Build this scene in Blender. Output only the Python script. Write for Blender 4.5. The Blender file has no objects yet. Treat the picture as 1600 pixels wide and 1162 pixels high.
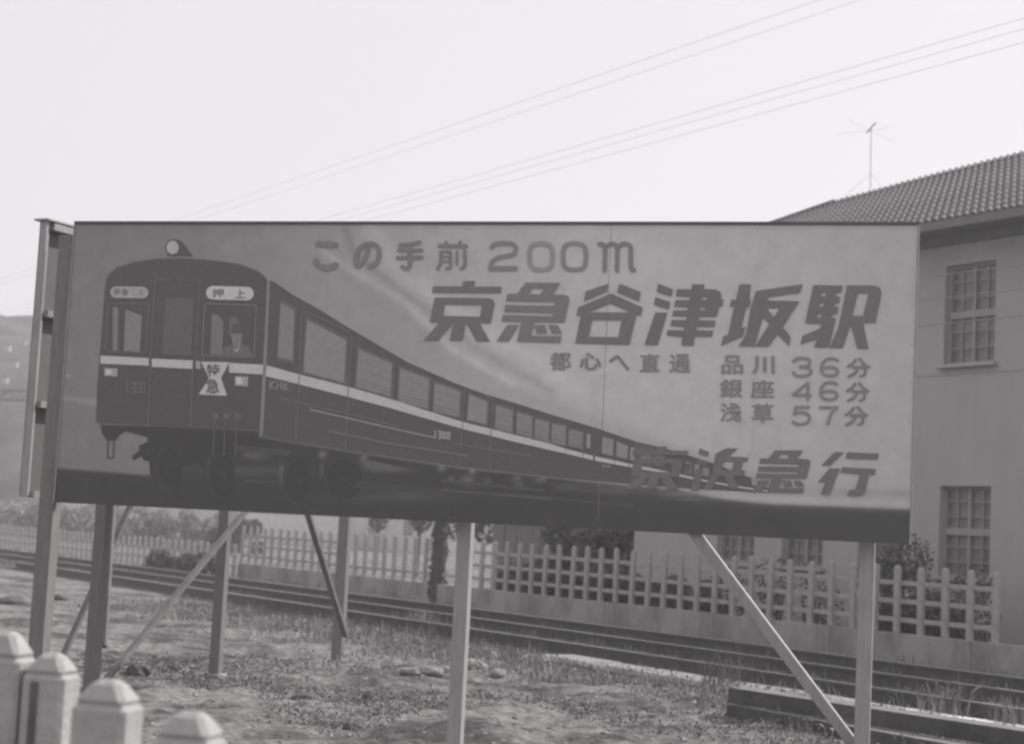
import bpy, bmesh, math, random
import numpy as np
from mathutils import Vector, Matrix
from mathutils.geometry import tessellate_polygon
random.seed(7); rng = np.random.default_rng(7)
sc = bpy.context.scene; COL = sc.collection
R = math.radians

# ------------------------------------------------------------------ camera
F, PITCH, ROLL = 2611.8, 0.09433, 0.05028      # focal length in photo pixels (1600 wide)
EYE = Vector((0, 0, 1.5))
cp, sp, cr, sr = math.cos(PITCH), math.sin(PITCH), math.cos(ROLL), math.sin(ROLL)
_r = Vector((1, 0, 0)); FWD = Vector((0, cp, sp)); _u = Vector((0, -sp, cp))
RT = cr*_r + sr*_u; UP = -sr*_r + cr*_u
cam_d = bpy.data.cameras.new('camera'); cam = bpy.data.objects.new('camera', cam_d); COL.objects.link(cam)
cam_d.sensor_width = 36; cam_d.lens = 36*F/1600; cam_d.clip_start = .05; cam_d.clip_end = 3000
M = Matrix((RT, UP, -FWD)).transposed().to_4x4(); M.translation = EYE; cam.matrix_world = M
sc.camera = cam
cam_d.dof.use_dof = True; cam_d.dof.focus_distance = 10.3; cam_d.dof.aperture_fstop = 2.9

# ------------------------------------------------------------------ light
SUN_AZ, SUN_EL = 61.0, 38.0                    # azimuth to the right of the view direction (+Y)
W_ = bpy.data.worlds.new('World'); sc.world = W_; W_.use_nodes = True
nt = W_.node_tree; nt.nodes.clear()
sky = nt.nodes.new('ShaderNodeTexSky'); sky.sky_type = 'NISHITA'; sky.sun_disc = False
sky.sun_elevation = R(SUN_EL); sky.sun_rotation = R(SUN_AZ); sky.dust_density = 4.0; sky.air_density = 1.5
bw = nt.nodes.new('ShaderNodeRGBToBW'); nt.links.new(sky.outputs[0], bw.inputs[0])   # black and white film
mx = nt.nodes.new('ShaderNodeMix'); mx.data_type = 'RGBA'; mx.inputs[0].default_value = 0.87
nt.links.new(bw.outputs[0], mx.inputs[6]); mx.inputs[7].default_value = (8.6, 8.45, 8.7, 1)   # bright even high cloud
bg = nt.nodes.new('ShaderNodeBackground'); bg.inputs[1].default_value = 0.1
nt.links.new(mx.outputs[2], bg.inputs[0])
wo = nt.nodes.new('ShaderNodeOutputWorld'); nt.links.new(bg.outputs[0], wo.inputs[0])
sd = bpy.data.lights.new('sun', 'SUN'); sd.energy = 5.0; sd.angle = R(0.8); sd.color = (1, .985, .97)
so = bpy.data.objects.new('sun', sd); COL.objects.link(so)
sv = Vector((math.sin(R(SUN_AZ))*math.cos(R(SUN_EL)), math.cos(R(SUN_AZ))*math.cos(R(SUN_EL)), math.sin(R(SUN_EL))))
so.rotation_euler = sv.to_track_quat('Z', 'Y').to_euler()
sc.view_settings.view_transform = 'Standard'; sc.view_settings.look = 'None'
sc.view_settings.exposure = 0.0; sc.view_settings.gamma = 1.0; sc.view_settings.use_curve_mapping = False
sc.render.engine = 'CYCLES'; sc.cycles.filter_width = 2.5
sc.cycles.max_bounces = 6; sc.cycles.diffuse_bounces = 3; sc.cycles.transparent_max_bounces = 8
sc.cycles.volume_bounces = 1

# ------------------------------------------------------------------ measuring helpers
TD = Vector((-.541, .841, 0)).normalized()     # along the railway, away to the left
ND = Vector((TD.y, -TD.x, 0))                  # across the railway, away from us
def ray(px, py): return (FWD + RT*((px-800)/F) - UP*((py-581)/F))
def on_z(px, py, z=0.0):
    d = ray(px, py); return EYE + d*((z-EYE.z)/d.z)
def on_d(px, py, dist):                        # on the upright plane parallel to the railway
    d = ray(px, py); return EYE + d*(dist/d.dot(ND))
def at_depth(px, py, y):
    d = ray(px, py); return EYE + d*(y/d.y)
def proj(P):
    v = P-EYE; z = v.dot(FWD); return 800+F*v.dot(RT)/z, 581-F*v.dot(UP)/z
def trk(s, d, z=0): return -TD*s + ND*d + Vector((0, 0, z))    # s grows to the right, d away
def s_of(P): return -P.dot(TD)
def lin(v): v = v/255; return ((v+.055)/1.055)**2.4 if v > .04045 else v/12.92

# ------------------------------------------------------------------ materials
def grey(v, w=1.0): return (v*1.012, v*.995, v*.985, 1)
def mat(name, v, rough=.8, var=.0, scale=5., bump=0., bscale=40., spec=.3, v2=None, metal=0., stretch=(1, 1, 1), thr=(.35, .65), vcol=None):
    m = bpy.data.materials.new(name); m.use_nodes = True; t = m.node_tree; N = t.nodes; L = t.links
    b = N['Principled BSDF']; b.inputs['Roughness'].default_value = rough; b.inputs['Specular IOR Level'].default_value = spec
    b.inputs['Metallic'].default_value = metal
    tc = N.new('ShaderNodeTexCoord'); mp = N.new('ShaderNodeMapping'); mp.inputs['Scale'].default_value = stretch
    L.new(tc.outputs['Object'], mp.inputs[0])
    src = None
    if vcol:
        a = N.new('ShaderNodeVertexColor'); a.layer_name = vcol; src = a.outputs[0]
    if v2 is not None or var:
        n = N.new('ShaderNodeTexNoise'); n.inputs['Scale'].default_value = scale; n.inputs['Detail'].default_value = 8; n.inputs['Roughness'].default_value = .65
        L.new(mp.outputs[0], n.inputs['Vector'])
        r = N.new('ShaderNodeValToRGB'); r.color_ramp.elements[0].position = thr[0]; r.color_ramp.elements[1].position = thr[1]
        if src is not None:
            r.color_ramp.elements[0].color = (1-var, 1-var, 1-var, 1); r.color_ramp.elements[1].color = (1+var, 1+var, 1+var, 1)
            L.new(n.outputs[0], r.inputs[0])
            mm = N.new('ShaderNodeMix'); mm.data_type = 'RGBA'; mm.blend_type = 'MULTIPLY'; mm.inputs[0].default_value = 1
            L.new(src, mm.inputs[6]); L.new(r.outputs[0], mm.inputs[7]); src = mm.outputs[2]
        else:
            lo, hi = (v*(1-var), v*(1+var)) if v2 is None else (v, v2)
            r.color_ramp.elements[0].color = grey(lo); r.color_ramp.elements[1].color = grey(hi)
            L.new(n.outputs[0], r.inputs[0]); src = r.outputs[0]
    if src is not None: L.new(src, b.inputs['Base Color'])
    else: b.inputs['Base Color'].default_value = grey(v)
    if bump:
        n2 = N.new('ShaderNodeTexNoise'); n2.inputs['Scale'].default_value = bscale; n2.inputs['Detail'].default_value = 6
        L.new(mp.outputs[0], n2.inputs['Vector'])
        bp = N.new('ShaderNodeBump'); bp.inputs['Strength'].default_value = bump; bp.inputs['Distance'].default_value = .02
        L.new(n2.outputs[0], bp.inputs['Height']); L.new(bp.outputs[0], b.inputs['Normal'])
    return m
# albedo from a tone measured on the shaded sign face
EB = 0.56
_tone = {}
def tone(v):
    v = int(round(v))
    if v not in _tone: _tone[v] = mat('paint_%d' % v, (lin(v)-.022)/EB*1.09, rough=.55, var=.06, scale=25, spec=.25)
    return _tone[v]
MT = dict(
    bracewood=mat('brace_wood', .16, .8, var=.2, scale=9),
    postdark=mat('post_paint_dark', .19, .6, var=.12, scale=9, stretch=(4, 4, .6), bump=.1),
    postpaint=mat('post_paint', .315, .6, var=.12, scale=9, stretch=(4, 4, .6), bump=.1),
    tin=mat('sign_back_sheet', .125, .5, var=.12, scale=3, stretch=(1, 1, .5)),
    frame=mat('frame_wood', .31, .8, var=.15, scale=12, stretch=(1, 1, .3)),
    trim=mat('trim_dark', .10, .6),
    conc=mat('fence_concrete', .36, .9, var=.16, scale=6, bump=.35, bscale=60),
    conc2=mat('plinth_concrete', .20, .9, v2=.33, scale=1.6, stretch=(1, 1, .55), bump=.3, bscale=30, thr=(.38, .58)),
    conc3=mat('near_concrete', .29, .95, v2=.44, scale=5, bump=.4, bscale=50, thr=(.3, .7)),
    slab=mat('trough_concrete', .60, .9, var=.18, scale=4, bump=.2),
    rail=mat('rail_steel', .085, .55, var=.2, scale=8, metal=.0), railtop=mat('rail_head', .5, .3, metal=.6),
    wood=mat('sleeper_wood', .10, .95, v2=.18, scale=7, bump=.5, stretch=(1, 1, 1)),
    beam=mat('beam_wood', .07, .9, v2=.12, scale=4, bump=.4, bscale=25), beamlit=mat('beam_wood_lit_top', .17, .9, var=.25, scale=5, bump=.3),  # beam wood in two tones; the paler one paints the lit top face
    wall=mat('mortar_wall', .35, .95, v2=.415, scale=1.5, stretch=(1, 1, .35), bump=.12, bscale=50, thr=(.3, .7)),
    wallpale=mat('pale_wall', .5, .9, var=.08, scale=2),
    tile=mat('roof_tile', .075, .7, v2=.12, scale=2.2, bump=.25, bscale=20),
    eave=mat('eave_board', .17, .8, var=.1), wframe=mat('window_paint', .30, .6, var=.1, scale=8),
    glass=mat('window_glass', .10, .25, v2=.20, scale=1.4, spec=.5), curtain=mat('curtain_cloth', .5, .9),
    wire=mat('wire', .25, .6), iron=mat('iron_grey', .15, .6),
    shed=mat('shed_boards', .13, .9, v2=.21, scale=4, stretch=(1, 1, .1)),
    leaf=mat('leaf', .045, .7, v2=.11, scale=3), leafm=mat('leaf_mid', .075, .8, v2=.16, scale=3), leafl=mat('leaf_pale', .20, .7, v2=.42, scale=3),
    grass=mat('grass_blade', .14, .8, v2=.27, scale=2), straw=mat('dry_grass', .30, .8, v2=.5, scale=3),
    bark=mat('bark', .10, .9, var=.3, scale=10, bump=.6), stone=mat('stone', .21, .9, v2=.34, scale=5, bump=.5, bscale=25),
    rubble=mat('dark_debris', .07, .9, v2=.14, scale=5, bump=.5),
    hill=mat('hill_wood', .025, .95, v2=.10, scale=.16, bump=.4, bscale=.7),
)

# ------------------------------------------------------------------ object helpers
def tag(o, label=None, cat=None, group=None, kind=None):
    if label: o['label'] = label
    if cat: o['category'] = cat
    if group: o['group'] = group
    if kind: o['kind'] = kind
    return o
def empty(name, loc=(0, 0, 0), rz=0.):
    o = bpy.data.objects.new(name, None); COL.objects.link(o); o.location = loc; o.rotation_euler = (0, 0, rz); o.empty_display_size = .2
    return o
class MB:
    def __init__(s): s.v = []; s.f = []; s.m = []
    def add(s, vs, fs, mi=0):
        n = len(s.v); s.v += [tuple(v) for v in vs]; s.f += [tuple(i+n for i in f) for f in fs]; s.m += [mi]*len(fs)
    def box(s, c, h, ax=None, mi=0, top=None):
        """centre c, half sizes h, axes ax (3 vectors)"""
        ax = ax or (Vector((1, 0, 0)), Vector((0, 1, 0)), Vector((0, 0, 1)))
        c = Vector(c); vs = []
        for k in (-1, 1):
            for (i, j) in ((-1, -1), (1, -1), (1, 1), (-1, 1)):
                t = 1 if (k < 0 or top is None) else top
                vs.append(c + ax[0]*h[0]*i*t + ax[1]*h[1]*j*t + ax[2]*h[2]*k)
        s.add(vs, [(0, 3, 2, 1), (4, 5, 6, 7), (0, 1, 5, 4), (1, 2, 6, 5), (2, 3, 7, 6), (3, 0, 4, 7)], mi)
    def beam(s, a, b, w, t, side=None, mi=0):
        a, b = Vector(a), Vector(b); d = (b-a).normalized()
        side = Vector(side) if side is not None else Vector((0, 0, 1)).cross(d)
        side = (side - d*side.dot(d)).normalized(); n = d.cross(side)
        s.box((a+b)/2, (w/2, t/2, (b-a).length/2), (side, n, d), mi)
    def tube(s, pts, r, n=6, mi=0, caps=True):
        pts = [Vector(p) for p in pts]; base = len(s.v)
        if not hasattr(r, '__len__'): r = [r]*len(pts)
        for i, p in enumerate(pts):
            d = (pts[min(i+1, len(pts)-1)]-pts[max(i-1, 0)]).normalized()
            a = d.cross(Vector((0, 0, 1)) if abs(d.z) < .9 else Vector((1, 0, 0))).normalized(); b = d.cross(a)
            for k in range(n):
                q = 2*math.pi*k/n; s.v.append(tuple(p + (a*math.cos(q)+b*math.sin(q))*r[i]))
        for i in range(len(pts)-1):
            for k in range(n):
                s.f.append((base+i*n+k, base+i*n+(k+1) % n, base+(i+1)*n+(k+1) % n, base+(i+1)*n+k)); s.m.append(mi)
        if caps:
            s.f.append(tuple(base+k for k in range(n))[::-1]); s.m.append(mi)
            s.f.append(tuple(base+(len(pts)-1)*n+k for k in range(n))); s.m.append(mi)
    def build(s, name, ms, parent=None, smooth=False, bevel=0, center=None):
        me = bpy.data.meshes.new(name); vs = s.v
        if center is not None: vs = [tuple(Vector(v)-Vector(center)) for v in vs]
        me.from_pydata(vs, [], s.f); me.update()
        ms = ms if isinstance(ms, (list, tuple)) else [ms]
        for m in ms: me.materials.append(m)
        if len(ms) > 1: me.polygons.foreach_set('material_index', s.m)
        if smooth: me.polygons.foreach_set('use_smooth', [True]*len(me.polygons))
        if bevel:
            bm = bmesh.new(); bm.from_mesh(me); bmesh.ops.bevel(bm, geom=bm.edges[:], offset=bevel, segments=1, affect='EDGES', clamp_overlap=True); bm.to_mesh(me); bm.free()
        return link(name, me, parent, center)
def link(name, me, parent=None, loc=None):
    o = bpy.data.objects.new(name, me); COL.objects.link(o)
    if loc is not None: o.location = loc
    if parent is not None: o.parent = parent
    return o
def wchild(o, parent):            # parent keeps world place (parents are unrotated empties)
    o.parent = parent; o.location = Vector(o.location) - Vector(parent.location); return o
def fast_mesh(name, V, Fq, ms, smooth=False, mi=None):
    me = bpy.data.meshes.new(name); me.from_pydata(V.tolist() if hasattr(V, 'tolist') else V, [], Fq.tolist() if hasattr(Fq, 'tolist') else Fq)
    for m in (ms if isinstance(ms, (list, tuple)) else [ms]): me.materials.append(m)
    if mi is not None: me.polygons.foreach_set('material_index', mi)
    if smooth: me.polygons.foreach_set('use_smooth', [True]*len(me.polygons))
    me.update(); return me
def vnoise(x, y, seed=0):         # cheap smooth value noise
    xi, yi = np.floor(x).astype(int), np.floor(y).astype(int); xf, yf = x-xi, y-yi
    xf = xf*xf*(3-2*xf); yf = yf*yf*(3-2*yf)
    def h(a, b):
        n = (a*374761393 + b*668265263 + seed*1442695041) & 0xffffffff; n = ((n ^ (n >> 13))*1274126177) & 0xffffffff
        return ((n ^ (n >> 16)) & 0xffff)/65535.
    return (h(xi, yi)*(1-xf)+h(xi+1, yi)*xf)*(1-yf)+(h(xi, yi+1)*(1-xf)+h(xi+1, yi+1)*xf)*yf
def fbm(x, y, seed=0, o=4):
    r = 0; a = .5
    for i in range(o): r = r+a*vnoise(x*2**i, y*2**i, seed+i); a *= .5
    return r

# ------------------------------------------------------------------ ground
def ground_h(x, y):
    """height of the rough ground; flat where the railway runs"""
    d = x*ND.x + y*ND.y
    near = np.clip((11.5-d)/.9, 0, 1)
    h = (fbm(x*.9, y*.9, 3, 4)-.47)*.2 + (fbm(x*3.2, y*3.2, 9, 5)-.45)*.11 + (fbm(x*13, y*13, 19, 2)-.35)*.03*(fbm(x*.8+7, y*.8, 23, 2) > .36)
    return h*near - .01
def gz_at(x, y): return float(ground_h(np.array([x]), np.array([y]))[0])
GX = np.concatenate([np.linspace(-1500, -60, 10), np.linspace(-45, -13, 22), np.arange(-12, -6, .09), np.arange(-6, 4.6, .035), np.arange(4.6, 12, .09), np.linspace(12, 45, 22), np.linspace(60, 1500, 10)])
GY = np.concatenate([np.linspace(-300, -5, 8), np.linspace(-4, 5, 10), np.arange(5.2, 8.6, .09), np.arange(8.6, 15, .035), np.arange(15, 19, .06), np.arange(19, 26, .12), np.linspace(26.5, 80, 40), np.linspace(95, 2200, 14)])
gx, gy = np.meshgrid(GX, GY); gz = ground_h(gx, gy)
V = np.c_[gx.ravel(), gy.ravel(), gz.ravel()]; nx = len(GX); ny = len(GY)
ii = (np.arange(ny-1)[:, None]*nx+np.arange(nx-1)[None]).ravel()
gm = bpy.data.materials.new('ground_soil'); gm.use_nodes = True; t = gm.node_tree; N = t.nodes; L = t.links
b = N['Principled BSDF']; b.inputs['Roughness'].default_value = .95; b.inputs['Specular IOR Level'].default_value = .1
tc = N.new('ShaderNodeTexCoord')
def nz(scale, det=8, rough=.6):
    n = N.new('ShaderNodeTexNoise'); n.inputs['Scale'].default_value = scale; n.inputs['Detail'].default_value = det; n.inputs['Roughness'].default_value = rough
    L.new(tc.outputs['Object'], n.inputs['Vector']); return n
n1 = nz(.7, 10, .72); n2 = nz(9); n3 = nz(60, 3)
r1 = N.new('ShaderNodeValToRGB'); r1.color_ramp.elements[0].position = .42; r1.color_ramp.elements[0].color = grey(.09); r1.color_ramp.elements[1].position = .54; r1.color_ramp.elements[1].color = grey(.24)
L.new(n1.outputs[0], r1.inputs[0])
r2 = N.new('ShaderNodeValToRGB'); r2.color_ramp.elements[0].position = .36; r2.color_ramp.elements[0].color = (.6, .6, .6, 1); r2.color_ramp.elements[1].position = .62; r2.color_ramp.elements[1].color = (1.15, 1.15, 1.15, 1)
L.new(n2.outputs[0], r2.inputs[0])
r3 = N.new('ShaderNodeValToRGB'); r3.color_ramp.elements[0].position = .3; r3.color_ramp.elements[0].color = (.6, .6, .6, 1); r3.color_ramp.elements[1].position = .7; r3.color_ramp.elements[1].color = (1.3, 1.3, 1.3, 1)
L.new(n3.outputs[0], r3.inputs[0])
mm = N.new('ShaderNodeMix'); mm.data_type = 'RGBA'; mm.blend_type = 'MULTIPLY'; mm.inputs[0].default_value = 1; L.new(r1.outputs[0], mm.inputs[6]); L.new(r2.outputs[0], mm.inputs[7])
m2 = N.new('ShaderNodeMix'); m2.data_type = 'RGBA'; m2.blend_type = 'MULTIPLY'; m2.inputs[0].default_value = 1; L.new(mm.outputs[2], m2.inputs[6]); L.new(r3.outputs[0], m2.inputs[7])
L.new(m2.outputs[2], b.inputs['Base Color'])
bp = N.new('ShaderNodeBump'); bp.inputs['Strength'].default_value = .7; bp.inputs['Distance'].default_value = .04; L.new(n2.outputs[0], bp.inputs['Height'])
bp2 = N.new('ShaderNodeBump'); bp2.inputs['Strength'].default_value = .5; bp2.inputs['Distance'].default_value = .01; L.new(n3.outputs[0], bp2.inputs['Height']); L.new(bp.outputs[0], bp2.inputs['Normal']); L.new(bp2.outputs[0], b.inputs['Normal'])
g = link('ground', fast_mesh('ground', V, np.c_[ii, ii+1, ii+nx+1, ii+nx], gm, smooth=True)); tag(g, 'rough sandy waste ground below and around the signboards', kind='structure')

# ballast bed of the railway
bal = MB()
S0, S1 = -160, 14
prof = [(11.55, -.03), (11.85, .015), (12.3, .06), (12.6, .075), (14.7, .075), (16.2, .02), (17.0, -.04)]
ns = 260; ss = [S0+(S1-S0)*i/ns for i in range(ns+1)]
pr = []
for k in range(len(prof)-1):
    for q in range(4): a = q/4; pr.append((prof[k][0]*(1-a)+prof[k+1][0]*a, prof[k][1]*(1-a)+prof[k+1][1]*a))
pr.append(prof[-1])
vs = [trk(s, d, z+random.uniform(-.02, .02)) for s in ss for (d, z) in pr]; m_ = len(pr)
bal.add(vs, [(i*m_+k, i*m_+k+1, (i+1)*m_+k+1, (i+1)*m_+k) for i in range(ns) for k in range(m_-1)])
bm_ = mat('ballast', .045, .95, v2=.125, scale=14, bump=1., bscale=45)
o = bal.build('ballast_bed', bm_); tag(o, 'dark ballast bed under the railway track', kind='structure')

# ------------------------------------------------------------------ railway track
def rail_mb(s0, s1, d, z0, mats=True):
    mb = MB(); c = (s0+s1)/2; Ls = (s1-s0)/2; ax = (-TD, ND, Vector((0, 0, 1)))
    mb.box(trk(c, d, z0+.0075), (Ls, .062, .0075), ax)
    mb.box(trk(c, d, z0+.065), (Ls, .009, .05), ax)
    mb.box(trk(c, d, z0+.1285), (Ls, .0325, .0135), ax)
    mb.box(trk(c, d, z0+.144), (Ls, .029, .002), ax, mi=1)
    return mb
track = empty('railway_track', trk(-10, 14.3)); tag(track, 'single railway track with two steel rails running past behind the signboards', 'railway track')
for d in (12.87, 14.3):
    wchild(rail_mb(S0, S1, d, .08).build('rail', [MT['rail'], MT['railtop']], center=trk(-10, d)), track)
sl = MB(); sl.box((0, 0, 0), (.11, 1.2, .06), (-TD, ND, Vector((0, 0, 1))))
slo = sl.build('sleeper', MT['wood'], bevel=.01); first = True
s = 12.0; cnt = 0
while cnt < 120:
    o = slo if first else link('sleeper', slo.data); first = False
    o.location = trk(s + random.uniform(-.04, .04), 13.58, .04); wchild(o, track); s -= .62; cnt += 1
spare = rail_mb(-40, S1, 11.98, .02).build('spare_rail', [MT['rail'], MT['railtop']], center=trk(-10, 11.98))
tag(spare, 'long dark rusty rail lying in the weeds on the near side of the track', 'rail')
# pale concrete cable-trough lids
kerb = empty('concrete_trough', trk(-5, 10.7)); kerb['kind'] = 'structure'; kerb['label'] = 'sunlit pale concrete trough lids along the near edge of the ballast'
lid = MB(); lid.box((0, 0, 0), (.485, .24, .03), (-TD, ND, Vector((0, 0, 1)))); lo = lid.build('slab', MT['slab'], bevel=.006)
s = 9.5; first = True
while s > -17:
    o = lo if first else link('slab', lo.data); first = False
    o.location = trk(s, 11.5+random.uniform(-.02, .02), .025+random.uniform(-.006, .006)); o.rotation_euler = (random.uniform(-.015, .015), random.uniform(-.01, .01), random.uniform(-.02, .02)); wchild(o, kerb); s -= .985

# ------------------------------------------------------------------ billboard (front)
YAW = -.2625; BW, BH = 5.368, 1.82
DU = Vector((math.cos(YAW), math.sin(YAW), 0)); DN = Vector((math.sin(YAW), -math.cos(YAW), 0)); DZ = Vector((0, 0, 1))
BO = Vector((-2.905, 10.833, 1.533))
board = empty('billboard', (BO + DU*BW/2)*1.0); board.location.z = 0
tag(board, 'wide painted signboard showing an approaching train with station lettering, standing on tall posts', 'billboard')
def uv(px, py, off=0.):
    d = ray(px, py); o0 = BO + DN*off; tt = (o0-EYE).dot(DN)/d.dot(DN); P = EYE + d*tt - o0
    return P.dot(DU), P.z
def bpt(u, v, off): return BO + DU*u + DZ*v + DN*off
def toboard(P): return Vector(P) - Vector(board.location)
def curve_y(pts, x):
    xs = [p[0] for p in pts]; ys = [p[1] for p in pts]; return np.interp(x, xs, ys)
def dist_line(pts, X, Y):
    best = np.full(X.shape, 1e9)
    for (a, b2), (c, d2) in zip(pts[:-1], pts[1:]):
        vx, vy = c-a, d2-b2; tt = np.clip(((X-a)*vx+(Y-b2)*vy)/(vx*vx+vy*vy), 0, 1); best = np.minimum(best, np.hypot(X-a-tt*vx, Y-b2-tt*vy))
    return best
GROUND_Y = [(60, 729), (160, 737), (240, 743), (400, 752), (700, 760), (1000, 766), (1100, 777), (1200, 787), (1430, 796)]
BODY_B = [(236, 668), (408, 681), (544, 703.5), (716, 729), (860, 744), (912, 750), (1060, 764), (1120, 777), (1200, 787), (1430, 796)]
def paint(X, Y):
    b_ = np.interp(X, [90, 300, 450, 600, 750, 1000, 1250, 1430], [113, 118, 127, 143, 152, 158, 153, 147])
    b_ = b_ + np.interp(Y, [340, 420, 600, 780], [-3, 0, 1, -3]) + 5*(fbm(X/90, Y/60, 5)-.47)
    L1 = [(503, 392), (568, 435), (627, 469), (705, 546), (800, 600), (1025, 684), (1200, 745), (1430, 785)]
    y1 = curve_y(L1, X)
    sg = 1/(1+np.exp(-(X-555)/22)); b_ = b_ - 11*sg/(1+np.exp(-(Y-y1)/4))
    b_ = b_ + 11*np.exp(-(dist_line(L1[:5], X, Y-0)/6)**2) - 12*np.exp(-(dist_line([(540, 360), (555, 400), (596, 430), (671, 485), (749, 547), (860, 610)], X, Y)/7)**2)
    b_ = b_ + 9*np.exp(-(dist_line([(575, 345), (620, 420), (760, 520), (900, 600)], X, Y)/16)**2)
    b_ = b_ + 16*np.exp(-(dist_line([(96, 586), (108, 587)], X, Y)/3)**2) + 14*np.exp(-(dist_line([(98, 621), (152, 627)], X, Y)/3.5)**2) + 8*np.exp(-(dist_line([(125, 630), (152, 632)], X, Y)/3)**2)
    # pale trackside band and dark hills line on the right
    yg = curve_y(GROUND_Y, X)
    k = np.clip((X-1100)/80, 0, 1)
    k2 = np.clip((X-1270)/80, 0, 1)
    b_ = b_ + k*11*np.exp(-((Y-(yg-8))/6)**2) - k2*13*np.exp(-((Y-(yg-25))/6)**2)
    # black ballast and underframe
    yb = curve_y(BODY_B, X); bottom = np.where(X > 236, np.minimum(yb+1, yg), yg)
    w = 1/(1+np.exp(-np.clip((Y-bottom)/1.0, -40, 40)))
    dark = 73 + np.clip((X-860)/150, 0, 1)*22/(1+np.exp((Y-(yg+2))/4))
    dark = dark + 5*(fbm(X/70, Y/10, 8)-.4)*np.clip((yg+10-Y)/20, 0, 1)
    for (x0, y0, rx, ry, dv) in [(332, 722, 7, 6, 30), (331, 737, 5, 9, 16), (300, 712, 12, 22, 7), (255, 705, 8, 14, 14), (255, 757, 5, 4, 14), (400, 712, 20, 6, 17), (386, 708, 6, 5, 14), (430, 705, 30, 4, 8), (400, 735, 70, 8, 12),
            (440, 742, 4, 16, 22), (450, 768, 5, 9, 14), (504, 710, 6, 6, 32), (503, 733, 3, 10, 18), (568, 717, 6, 7, 34), (582, 728, 12, 5, 30), (610, 734, 34, 4, 18), (690, 731, 6, 5, 38), (738, 736, 5, 5, 38), (705, 747, 6, 4, 22), (730, 751, 10, 8, 30),
            (762, 753, 6, 6, 17), (808, 747, 8, 5, 22), (812, 759, 8, 6, 18), (843, 750, 8, 5, 22), (850, 747, 5, 4, 18), (885, 761, 16, 5, 14), (640, 770, 60, 9, 10), (600, 778, 120, 6, 6), (1160, 770, 0.1, .1, 0), (1065, 772, 26, 3, 16), (1080, 780, 26, 3, 12), (950, 768, 30, 4, 12)]:
        dark = dark + dv*np.exp(-((X-x0)/rx)**2-((Y-y0)/ry)**2)
    for ln, dv in (([(690, 765), (860, 779)], 14), ([(797, 772), (990, 790)], 9)):
        dark = dark + dv*np.exp(-(dist_line(ln, X, Y)/1.6)**2)
    return b_*(1-w)+dark*w
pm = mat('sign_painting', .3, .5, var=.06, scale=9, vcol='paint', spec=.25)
def lin_np(v): v = np.clip(v, 0, 255)/255; return ((v+.055)/1.055)**2.4
for k in range(6):
    g0_, g1_ = (.0016 if k == 4 else .0003), (.0016 if k == 3 else .0003); u0, u1 = BW*k/6+g0_, BW*(k+1)/6-g1_
    nu, nv = 120, 230; U, Vv = np.meshgrid(np.linspace(u0, u1, nu), np.linspace(0, BH, nv))
    off = 0.0004*(k % 2)
    P = np.array(BO)[None] + U.ravel()[:, None]*np.array(DU) + Vv.ravel()[:, None]*np.array(DZ)
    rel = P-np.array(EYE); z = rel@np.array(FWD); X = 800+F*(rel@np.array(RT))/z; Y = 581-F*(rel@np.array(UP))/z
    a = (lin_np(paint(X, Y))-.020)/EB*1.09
    P = P + off*np.array(DN) - np.array(board.location)
    ii = (np.arange(nv-1)[:, None]*nu+np.arange(nu-1)[None]).ravel()
    me = fast_mesh('panel', P, np.c_[ii, ii+1, ii+nu+1, ii+nu], pm)
    bmh = bmesh.new(); bmh.from_mesh(me)
    # give the sheet a real thickness with a rim and a back
    c4 = [tuple(toboard(bpt(x, y, -.004))) for (x, y) in ((u0, 0), (u1, 0), (u1, BH), (u0, BH))]
    f4 = [tuple(toboard(bpt(x, y, off-.0001))) for (x, y) in ((u0, 0), (u1, 0), (u1, BH), (u0, BH))]
    cv = [bmh.verts.new(c) for c in c4]; fv = [bmh.verts.new(c) for c in f4]
    bmh.faces.new(cv[::-1])
    for i in range(4): bmh.faces.new((cv[i], cv[(i+1) % 4], fv[(i+1) % 4], fv[i]))
    bmh.to_mesh(me); bmh.free()
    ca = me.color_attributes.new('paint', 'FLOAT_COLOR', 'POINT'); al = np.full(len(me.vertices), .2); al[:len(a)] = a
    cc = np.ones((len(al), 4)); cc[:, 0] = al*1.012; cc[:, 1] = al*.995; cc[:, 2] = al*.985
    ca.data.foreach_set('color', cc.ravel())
    link('panel', me, board)
# timber frame behind the panels, top cap, edges
fr = MB()
for vv in (.03, .62, 1.22, 1.79): fr.box(bpt(BW/2, vv, -.035), (BW/2-.01, .03, .025), (DU, DN, DZ))
fr.build('frame', MT['frame'], board, center=None).location = -Vector(board.location)
for k in range(7):
    st = MB(); uu = min(max(BW*k/6, .03), BW-.03); st.box(bpt(uu, BH/2, -.085), (.022, .019, BH/2-.002), (DU, DN, DZ)); st.build('stud', MT['frame'], board).location = -Vector(board.location)
cap = MB(); cap.box(bpt(BW/2, BH+.009, -.02), (BW/2+.006, .032, .008), (DU, DN, DZ)); cap.build('top_trim', MT['trim'], board).location = -Vector(board.location)
for uu in (-.006, BW+.006):
    ed = MB(); ed.box(bpt(uu, BH/2, -.012), (.005, .018, BH/2), (DU, DN, DZ)); ed.build('edge_strip', MT['wframe'], board).location = -Vector(board.location)
def bpost(u, name='post', top=1.80, w=.1, off=-.16, m='postpaint'):
    mb = MB(); base = BO + DU*u + DN*off; zt = BO.z + top
    mb.box(Vector((base.x, base.y, zt/2-.1)), (w/2, w/2, zt/2+.1), (DU, DN, DZ)); o = mb.build(name, MT[m], board, bevel=.004); o.location = -Vector(board.location); return base
uA = uv(103, 500)[0]-.0; uE = uv(712, 820)[0]; uF = uv(1345, 855)[0]
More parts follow.
